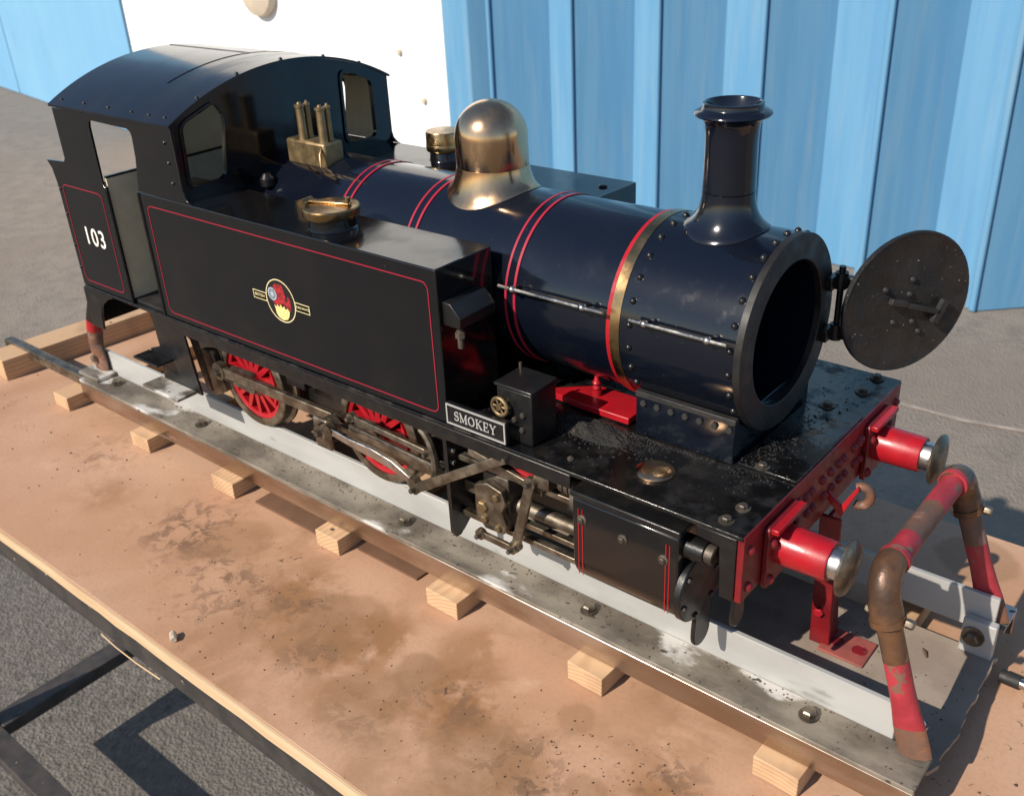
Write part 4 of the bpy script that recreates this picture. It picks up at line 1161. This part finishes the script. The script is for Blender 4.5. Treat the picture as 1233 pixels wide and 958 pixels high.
bal = [(0.0330*math.cos(R(a)), 0.0330*math.sin(R(a))) for a in range(-32, 33, 4)]
me_bal = MB().plate(bal, lambda u, v, w: (u, -w, v), 0.0700, 0.0755).mesh('balance_weight', 'red')
for x in (-0.510, -0.345):
    for s in (-1, 1):
        wl = wheel_set(x, s)
        for nm, me in (('tyre', me_tyre), ('inner_rim', me_in), ('hub', me_hub), ('axle_end', me_axle), ('crank_boss', me_boss), ('balance_weight', me_bal)):
            o = link(nm, me, wl, (x, 0, WZ))
            if s > 0:
                o.rotation_euler = (0, 0, math.pi)
        for k in range(14):
            o = link('spoke', me_sp, wl, (x, 0, WZ))
            o.rotation_euler = (0, 2*math.pi*(k+0.5)/14, math.pi if s > 0 else 0)
    MB().tube([(x, -0.062, WZ), (x, 0.062, WZ)], 0.007, 14).build('axle', 'steeldark', loco)

# --- rods and valve gear (near side)
def rod(a, b, w0, w1, y, t, name, ma='steel', eye0=0.0, eye1=0.0, parent=loco):
    # tapered flat rod in the xz plane at depth y
    A, B = Vector(a), Vector(b)
    d = (B-A).normalized()
    n = Vector((-d.y, d.x))
    mb = MB().plate([tuple(A+n*w0/2), tuple(A-n*w0/2), tuple(B-n*w1/2), tuple(B+n*w1/2)], side(y), -t/2, t/2)
    o = mb.build(name, ma, parent, bevel=0.0006)
    for p, e in ((A, eye0), (B, eye1)):
        if e:
            MB().lathe([(0.0, -t*0.65), (e, -t*0.65), (e, t*0.65), (0.0, t*0.65)], (p.x, y, p.y), 'y', 24).build('rod_eye', ma, o)
            MB().lathe([(0.0, -t*0.65-0.0045), (e*0.45, -t*0.65-0.004), (e*0.5, -t*0.65)], (p.x, y, p.y), 'y', 6).build('pin_nut', 'steeldark', o)
    return o
PZ = -0.0600
rod((-0.542, PZ), (-0.377, PZ), 0.0095, 0.0095, -0.0860, 0.005, 'coupling_rod', 'steel', 0.0085, 0.0080)
rod((-0.377, PZ-0.001), (-0.190, -0.0600), 0.0125, 0.0085, -0.0960, 0.005, 'connecting_rod', 'steel', 0.0100, 0.006)
MB().box(-0.392, -0.372, -0.1035, -0.0995, -0.080, -0.052).build('big_end_block', 'steel', loco, bevel=0.002)
rod((-0.377, -0.0600), (-0.362, -0.0505), 0.010, 0.009, -0.1070, 0.004, 'return_crank', 'steel', 0.0068, 0.0055)
# eccentric rod with a swelling in the middle
pth = [(-0.360, -0.0505), (-0.335, -0.0535), (-0.312, -0.0545), (-0.290, -0.0575), (-0.268, -0.0655)]
wd = [0.006, 0.0065, 0.0085, 0.0080, 0.0055]
L_, R_ = [], []
for i, q in enumerate(pth):
    d = (Vector(pth[min(i+1, 4)])-Vector(pth[max(i-1, 0)])).normalized()
    n = Vector((-d.y, d.x))*wd[i]/2
    L_.append(tuple(Vector(q)+n))
    R_.append(tuple(Vector(q)-n))
er = MB().plate(L_+R_[::-1], side(-0.1120), -0.002, 0.002).build('eccentric_rod', 'bright', loco, bevel=0.0006)
for q in (pth[0], pth[-1]):
    MB().lathe([(0.0, -0.0035), (0.0048, -0.0030), (0.0052, 0.0030)], (q[0], -0.1120, q[1]), 'y', 16).build('rod_end', 'steel', er)
rod((-0.345, -0.0400), (-0.262, -0.0440), 0.0050, 0.0050, -0.1000, 0.0035, 'radius_rod', 'steel', 0.004, 0.004)
rod((-0.348, -0.0485), (-0.255, -0.0530), 0.0032, 0.0032, -0.1010, 0.003, 'gear_rod', 'steeldark')
rod((-0.330, -0.0290), (-0.262, -0.0285), 0.0055, 0.0055, -0.0930, 0.003, 'reach_rod', 'steel', 0.0, 0.004)
rod((-0.330, -0.0210), (-0.275, -0.0225), 0.0045, 0.0045, -0.0950, 0.003, 'reach_rod', 'steel')
MB().tube([(-0.268+0.016*math.cos(R(a)), -0.1040, -0.047+0.026*math.sin(R(a))) for a in range(-75, 76, 15)], 0.0030, 8).build('expansion_link', 'steel', loco)
rod((-0.2655, -0.0690), (-0.172, -0.0095), 0.0075, 0.0070, -0.1135, 0.003, 'lifting_lever', 'steel', 0.0045, 0.004)
# gear plate with triangular openings
MB().plate([(-0.282, -0.0140), (-0.2335, -0.0140), (-0.2335, -0.0620), (-0.262, -0.0600), (-0.275, -0.036)], side(-0.0920), -0.002, 0.002,
           [[(-0.262, -0.019), (-0.241, -0.019), (-0.241, -0.027)], [(-0.266, -0.0330), (-0.241, -0.0330), (-0.241, -0.0520), (-0.258, -0.0520)]]).build('gear_bracket', 'blackdull', loco, bevel=0.0004)
# motion bracket, plate across the engine
MB().plate(rpoly([(-0.1135, -0.0032), (-0.1135, -0.0985), (-0.1050, -0.0990), (-0.0830, -0.0800), (-0.0560, -0.0700), (-0.0560, -0.0032)], 0.006), xface(-0.2325), 0, 0.0035).build('motion_bracket', 'blackdull', loco, bevel=0.0006)
for z in (-0.016, -0.026, -0.036, -0.046):
    bolt(loco, (-0.229, -0.1085, z), 0.0020, 0.0016, 'bright', 'x')
# slide bars, crosshead, piston rod
for y in (-0.1015, -0.0880):
    for z in (-0.0330, -0.0800):
        MB().box(-0.2285, -0.1165, y-0.0028, y+0.0028, z-0.0022, z+0.0022).build('slide_bar', 'steel', loco, bevel=0.0005)
xh = MB().plate([(-0.2080, -0.0450), (-0.1960, -0.0400), (-0.1830, -0.0430), (-0.1800, -0.0520), (-0.1840, -0.0600), (-0.1800, -0.0700), (-0.1830, -0.0780), (-0.2000, -0.0790), (-0.2080, -0.0700)], side(-0.1080), -0.003, 0.003).build('crosshead', 'steel', loco, bevel=0.0008)
for x, z, r in ((-0.200, -0.0600, 0.0045), (-0.1990, -0.0700, 0.0030), (-0.187, -0.0480, 0.0028), (-0.1865, -0.0730, 0.0026)):
    bolt(xh, (x, -0.1110, z), r, 0.003, 'olive', '-y')
MB().box(-0.205, -0.182, -0.1045, -0.0850, -0.0770, -0.0360).build('crosshead_slipper', 'steeldark', xh, bevel=0.001)
MB().tube([(-0.182, -0.0950, -0.0600), (-0.1165, -0.0950, -0.0600)], 0.0052, 24).build('piston_rod', 'steel', loco)
MB().tube([(-0.178, -0.0950, -0.0600), (-0.172, -0.0950, -0.0600)], 0.0068, 24).build('rod_collar', 'steel', loco)
MB().tube([(-0.122, -0.0950, -0.0600), (-0.1165, -0.0950, -0.0600)], 0.0085, 24).build('gland', 'steel', loco)
rod((-0.1545, -0.0230), (-0.1700, -0.0800), 0.0075, 0.0070, -0.1130, 0.003, 'combination_lever', 'steel', 0.0045, 0.0045)
rod((-0.1990, -0.0800), (-0.1700, -0.0805), 0.0055, 0.0055, -0.1165, 0.003, 'union_link', 'steel', 0.0042, 0.0038)
MB().box(-0.153, -0.1405, -0.1120, -0.1000, -0.0260, -0.0150).build('valve_crosshead', 'steel', loco, bevel=0.0008)
MB().tube([(-0.1405, -0.1020, -0.0215), (-0.1160, -0.1020, -0.0215)], 0.0032, 14).build('valve_rod', 'steeldark', loco)
for k in range(3):
    MB().lathe([(0.0062, -0.1360+k*0.0042), (0.0062, -0.1330+k*0.0042)], (0, -0.1020, -0.0215), 'x', 20).build('gland_ring', 'steeldark', loco)
MB().lathe([(0.0, -0.1235), (0.0125, -0.1230), (0.0130, -0.1170)], (0, -0.1010, -0.0255), 'x', 28).build('valve_cover', 'steeldark', loco)
MB().plate([(-0.1850, -0.0205), (-0.1680, -0.0165), (-0.1560, -0.0180), (-0.1585, -0.0265), (-0.1665, -0.0285)], side(-0.1020), 0, 0.002).build('red_web', 'red', loco)
rod((-0.215, -0.0225), (-0.150, -0.0330), 0.0060, 0.0055, -0.1060, 0.003, 'valve_link', 'steel', 0.0, 0.0)

# --- cylinders
def cylinder(s):
    c = link('cylinder', None, loco, (-0.08, s*0.1, -0.06))
    yo_, yi_ = 0.1190, 0.060
    prof = [(yi_, -0.0150), (yo_-0.002, -0.0150), (yo_, -0.0170), (yo_, -0.0620)]
    for i in range(1, 9):
        a = R(90*i/8)
        prof.append((yo_-0.024*(1-math.cos(a)), -0.0620-0.0240*math.sin(a)))
    prof.append((yi_, -0.0860))
    body = MB().plate([(s*y, z) for y, z in prof], xface(0), -0.1160, -0.0395).build('cladding', 'black', c, bevel=0.0008)
    MB().box(-0.1175, -0.0380, *sorted((s*0.1200, s*0.100)), -0.0149, -0.0105).build('valve_chest_lid', 'blackdull', c, bevel=0.001)
    yc = s*0.1000
    MB().lathe([(0.0, -0.0330), (0.0140, -0.0335), (0.0222, -0.0345), (0.0232, -0.0355), (0.0232, -0.0393)], (0, yc, -0.0600), 'x', 40).build('end_cover', 'blackdull', c, bevel=0.0)
    for k in range(6):
        a = R(60*k+15)
        bolt(c, (-0.0346, yc+0.0190*math.cos(a), -0.0600+0.0190*math.sin(a)), 0.0022, 0.0022, 'blackdull', 'x')
    MB().lathe([(0.0075, -0.0393), (0.0075, -0.0270), (0.0068, -0.0265)], (0, s*0.1070, -0.0270), 'x', 28).build('valve_tail', 'blackdull', c)
    MB().lathe([(0.0060, -0.0265), (0.0060, -0.0215), (0.005, -0.0208), (0.0, -0.0205)], (0, s*0.1070, -0.0270), 'x', 24).build('tail_cap', 'steeldark', c)
    return c
cyn = cylinder(-1)
cylinder(1)
for x, z in ((-0.1085, -0.0300), (-0.0780, -0.0320), (-0.0490, -0.0345)):
    MB().lathe([(0.0036, 0), (0.0034, -0.0008), (0.0026, -0.0012)], (x, -0.1190, z), 'y', 16).build('washer', 'steeldark', cyn)
    bolt(cyn, (x, -0.1200, z), 0.0022, 0.0018, 'steeldark', '-y')
for x in (-0.1115, -0.1085, -0.0475, -0.0450):
    MB().plate(ribbon([(x, -0.0225), (x, -0.0730)], 0.0006), side(-0.1190), 0.0001, 0.0003).build('red_lining', 'red', cyn)
# guard irons and drain pipe ahead of the cylinder
for x, y, z1, w in ((-0.0385, -0.0920, -0.1110, 0.0100), (-0.0085, -0.1045, -0.0720, 0.0070)):
    pl = [(y-w*0.7, min(-0.045, z1+0.045)), (y-w, z1+w*1.6), (y-w, z1+w)]+[(y-w*math.cos(R(a)), z1+w-w*math.sin(R(a))) for a in range(15, 180, 15)]+[(y+w, z1+w), (y+w, z1+w*1.6), (y+w*0.7, min(-0.045, z1+0.045))]
    MB().plate(pl, xface(x), 0, 0.003).build('guard_iron', 'blackdull', loco, bevel=0.0008)
MB().tube([(-0.020, -0.0985, -0.030), (-0.0185, -0.0985, -0.038), (-0.019, -0.095, -0.048)], 0.0040, 12).build('drain_pipe', 'blackdull', loco)

# --- rear end: steps, brake gear, drag box
st = link('cab_step', None, loco, (-0.59, -0.11, -0.05))
MB().plate([(-0.6080, -0.0032), (-0.5600, -0.0032), (-0.5540, -0.0500), (-0.5480, -0.0795), (-0.6080, -0.0795), (-0.6080, -0.0600), (-0.6220, -0.0548), (-0.6220, -0.0505), (-0.6040, -0.0440)], side(-0.1040), 0, 0.0022).build('step_plate', 'blackdull', st, bevel=0.0005)
MB().box(-0.6240, -0.5850, -0.1240, -0.1063, -0.0545, -0.0520).build('tread', 'blackdull', st, bevel=0.0006)
MB().box(-0.6130, -0.5560, -0.1270, -0.1063, -0.0800, -0.0770).build('tread', 'aludirty', st, bevel=0.0006)
rod((-0.5760, -0.0250), (-0.5620, -0.0860), 0.0100, 0.0070, -0.0880, 0.003, 'brake_hanger', 'steeldark', 0.0060, 0.0)
rod((-0.5880, -0.0300), (-0.5800, -0.0760), 0.0050, 0.0050, -0.0900, 0.003, 'brake_rod', 'steel')
MB().plate([(-0.578, -0.050), (-0.560, -0.046), (-0.546, -0.085), (-0.566, -0.096), (-0.580, -0.080)], side(-0.0740), 0, 0.008).build('brake_block', 'steel', loco, bevel=0.001)
for x in (-0.425,):
    MB().tube([(x, -0.0700, -0.014), (x, -0.0700, -0.050)], 0.0025, 10).build('sand_pipe', 'steel', loco)
    MB().box(x-0.030, x-0.006, -0.078, -0.060, -0.052, -0.014).build('sand_box', 'blackdull', loco, bevel=0.001)
MB().plate([(-0.7055, -0.0032), (-0.6500, -0.0032), (-0.6660, -0.0090), (-0.6780, -0.0170), (-0.6830, -0.0280), (-0.6860, -0.0440), (-0.7075, -0.0440)], side(-0.1130), 0, 0.0025).build('rear_corner_plate', 'blackdull', loco, bevel=0.0005)
MB().box(-0.7020, -0.6990, -0.1150, 0.1150, -0.0420, -0.0004).build('rear_beam', 'black', loco, bevel=0.0005)
for s in (-1, 1):
    MB().lathe([(0.012, -0.7022), (0.012, -0.730), (0.0165, -0.733), (0.0165, -0.736), (0.0, -0.738)], (0, s*0.072, -0.0275), 'x', 28).build('rear_buffer', 'blackdull', loco)

# ================================================================== LOOSE THINGS
def grain(mb, x, y, z, r):
    n = 5
    vs = []
    for k in range(n):
        a = 2*math.pi*k/n+random.random()
        rr = r*random.uniform(0.6, 1.2)
        vs.append((x+rr*math.cos(a), y+rr*math.sin(a), z))
    vs.append((x+random.uniform(-.2, .2)*r, y+random.uniform(-.2, .2)*r, z+r*random.uniform(0.5, 1.1)))
    mb.add(vs, [(k, (k+1) % n, n) for k in range(n)])
mb = MB()
for cx_, cy_, sx_, sy_, n_, rr in ((-0.135, -0.066, 0.022, 0.009, 900, 0.0008), (-0.030, -0.030, 0.007, 0.020, 420, 0.0006), (-0.16, -0.062, 0.03, 0.012, 200, 0.0008), (-0.075, -0.0565, 0.03, 0.0015, 160, 0.0008), (-0.10, -0.095, 0.05, 0.012, 40, 0.0005), (-0.02, 0.03, 0.010, 0.03, 120, 0.0009)):
    for _ in range(n_):
        x, y = random.gauss(cx_, sx_), random.gauss(cy_, sy_)
        if x > -0.003 or abs(y) > 0.113 or (x < -0.042 and abs(y) < 0.054):
            continue
        grain(mb, x, y, 0.0021 if (x > -0.04 and abs(y) < 0.05) else 0.0, rr*random.uniform(0.5, 1.6))
nh = 34
hv, hf = [], []
for i in range(nh+1):
    for j in range(nh+1):
        u, v_ = i/nh*2-1, j/nh*2-1
        f_ = max(0.0, 1-u*u-v_*v_)
        z = 0.0046*f_**0.8*(0.55+0.45*math.sin(7*u+3)*math.cos(5*v_+1))+(random.uniform(0, 0.0016) if f_ > 0 else -0.0005)
        hv.append((-0.138+u*0.030+random.uniform(-.0004, .0004), -0.0665+v_*0.0125-u*0.002, z*(1 if f_ > 0 else 0)-0.0002))
for i in range(nh):
    for j in range(nh):
        a = i*(nh+1)+j
        hf.append((a, a+nh+1, a+nh+2, a+1))
mb.add(hv, hf)
o = mb.build('ash_crumbs', 'ash', ang=10)
o['kind'] = 'stuff'
tag(o, 'loose soot and ash crumbs on the front running plate', 'ash')
mb = MB()
for cx_, cy_, sx_, sy_, n_, rr in ((-0.33, -0.20, 0.09, 0.03, 120, 0.0006), (-0.03, -0.17, 0.06, 0.03, 150, 0.0007), (-0.72, -0.13, 0.10, 0.05, 70, 0.0008), (-0.2, -0.2, 0.2, 0.04, 110, 0.0005), (-0.85, -0.03, 0.06, 0.06, 60, 0.0008), (0.15, -0.02, 0.06, 0.06, 40, 0.0009)):
    for _ in range(n_):
        x, y = random.gauss(cx_, sx_), random.gauss(cy_, sy_)
        if x < -1.02 or y < -0.27 or (abs(y) < 0.118 and -0.93 < x < 0.125):
            continue
        grain(mb, x, y, ZT+0.0001, rr*random.uniform(0.5, 1.7))
o = mb.build('dirt_crumbs', 'crumb', ang=10)
o['kind'] = 'stuff'
tag(o, 'dark dirt crumbs scattered over the brown bench board', 'dirt')
mb = MB()
for _ in range(420):
    x, s = random.uniform(-0.79, 0.10), random.random()
    y = -0.0725-abs(random.gauss(0, 0.006)) if s < 0.6 else random.uniform(-0.1, -0.072)
    grain(mb, x, max(y, -0.1005), -0.1370, random.uniform(0.0003, 0.0011))
for _ in range(80):
    grain(mb, random.uniform(0.0, 0.10), random.uniform(-0.06, 0.055), -0.1554, random.uniform(0.0003, 0.0009))
o = mb.build('rail_grit', 'crumb', ang=10)
o['kind'] = 'stuff'
tag(o, 'dark grit lying in the angle of the near rail', 'grit')
def strip(x0, x1, y0, y1, label):  # thin flat dark brown strip on the bench beside the near rail
    o = MB().plate([(x0, y0), (x1, y0), (x1+0.001, y1), (x0, y1)], zface(0), ZT+0.0003, ZT+0.0022).build('dark_strip', 'dullbrown')
    tag(o, label, 'strip', 'dark brown strips under the near rail')
strip(-0.3625, -0.2915, -0.0998, -0.072, 'dark brown strip under the rail, nearer the engine front')
strip(-0.4950, -0.4020, -0.1065, -0.072, 'dark brown strip under the rail, nearer the cab')
rd = thing('capped_rod', 'thin steel rod with a black end cap beyond the track end', 'rod', (0.12, 0.06, ZT))
MB().tube([(0.1115, 0.0600, ZT+0.006), (0.124, 0.0597, ZT+0.006)], 0.0048, 14).build('end_cap', 'soot', rd)
MB().tube([(0.124, 0.0597, ZT+0.006), (0.36, 0.052, ZT+0.006)], 0.0034, 12).build('rod', 'bright', rd)
o = MB().tube([(-0.3965, -0.2600, ZT+0.0028), (-0.3925, -0.2618, ZT+0.0030), (-0.3890, -0.2640, ZT+0.0026)], [0.0026, 0.0030, 0.0022], 10).build('stub', 'stub')
tag(o, 'small pale crumpled stub lying near the bench edge', 'litter')
o = MB().plate(rpoly([(0.078, 0.120), (0.094, 0.124), (0.100, 0.134), (0.088, 0.138), (0.076, 0.132)], 0.003), zface(0), ZT+0.0003, ZT+0.0018).build('blue_scrap', 'bluescrap')
tag(o, 'small blue scrap on the bench behind the far rail', 'litter')
for k, (x, y, a, l, lab) in enumerate(((0.033, 0.005, 0.9, 0.010, 'tiny dry twig on the dusty sheet beside the red bracket'), (0.070, 0.030, 2.2, 0.009, 'tiny dry leaf on the dusty sheet under the pipe hoop'))):
    o = MB().tube([(x, y, -0.1548), (x+l*0.5*math.cos(a), y+l*0.5*math.sin(a), -0.1540), (x+l*math.cos(a), y+l*math.sin(a), -0.1548)], [0.0007, 0.0012, 0.0004], 6).build('dry_twig', 'crumb')
    tag(o, lab, 'twig')

# ------------------------------------------------------------------ lift everything so the ground is at zero
for o in list(C.objects):
    if o.parent is None and o.type in {'MESH', 'EMPTY'}:
        o.location.z += H
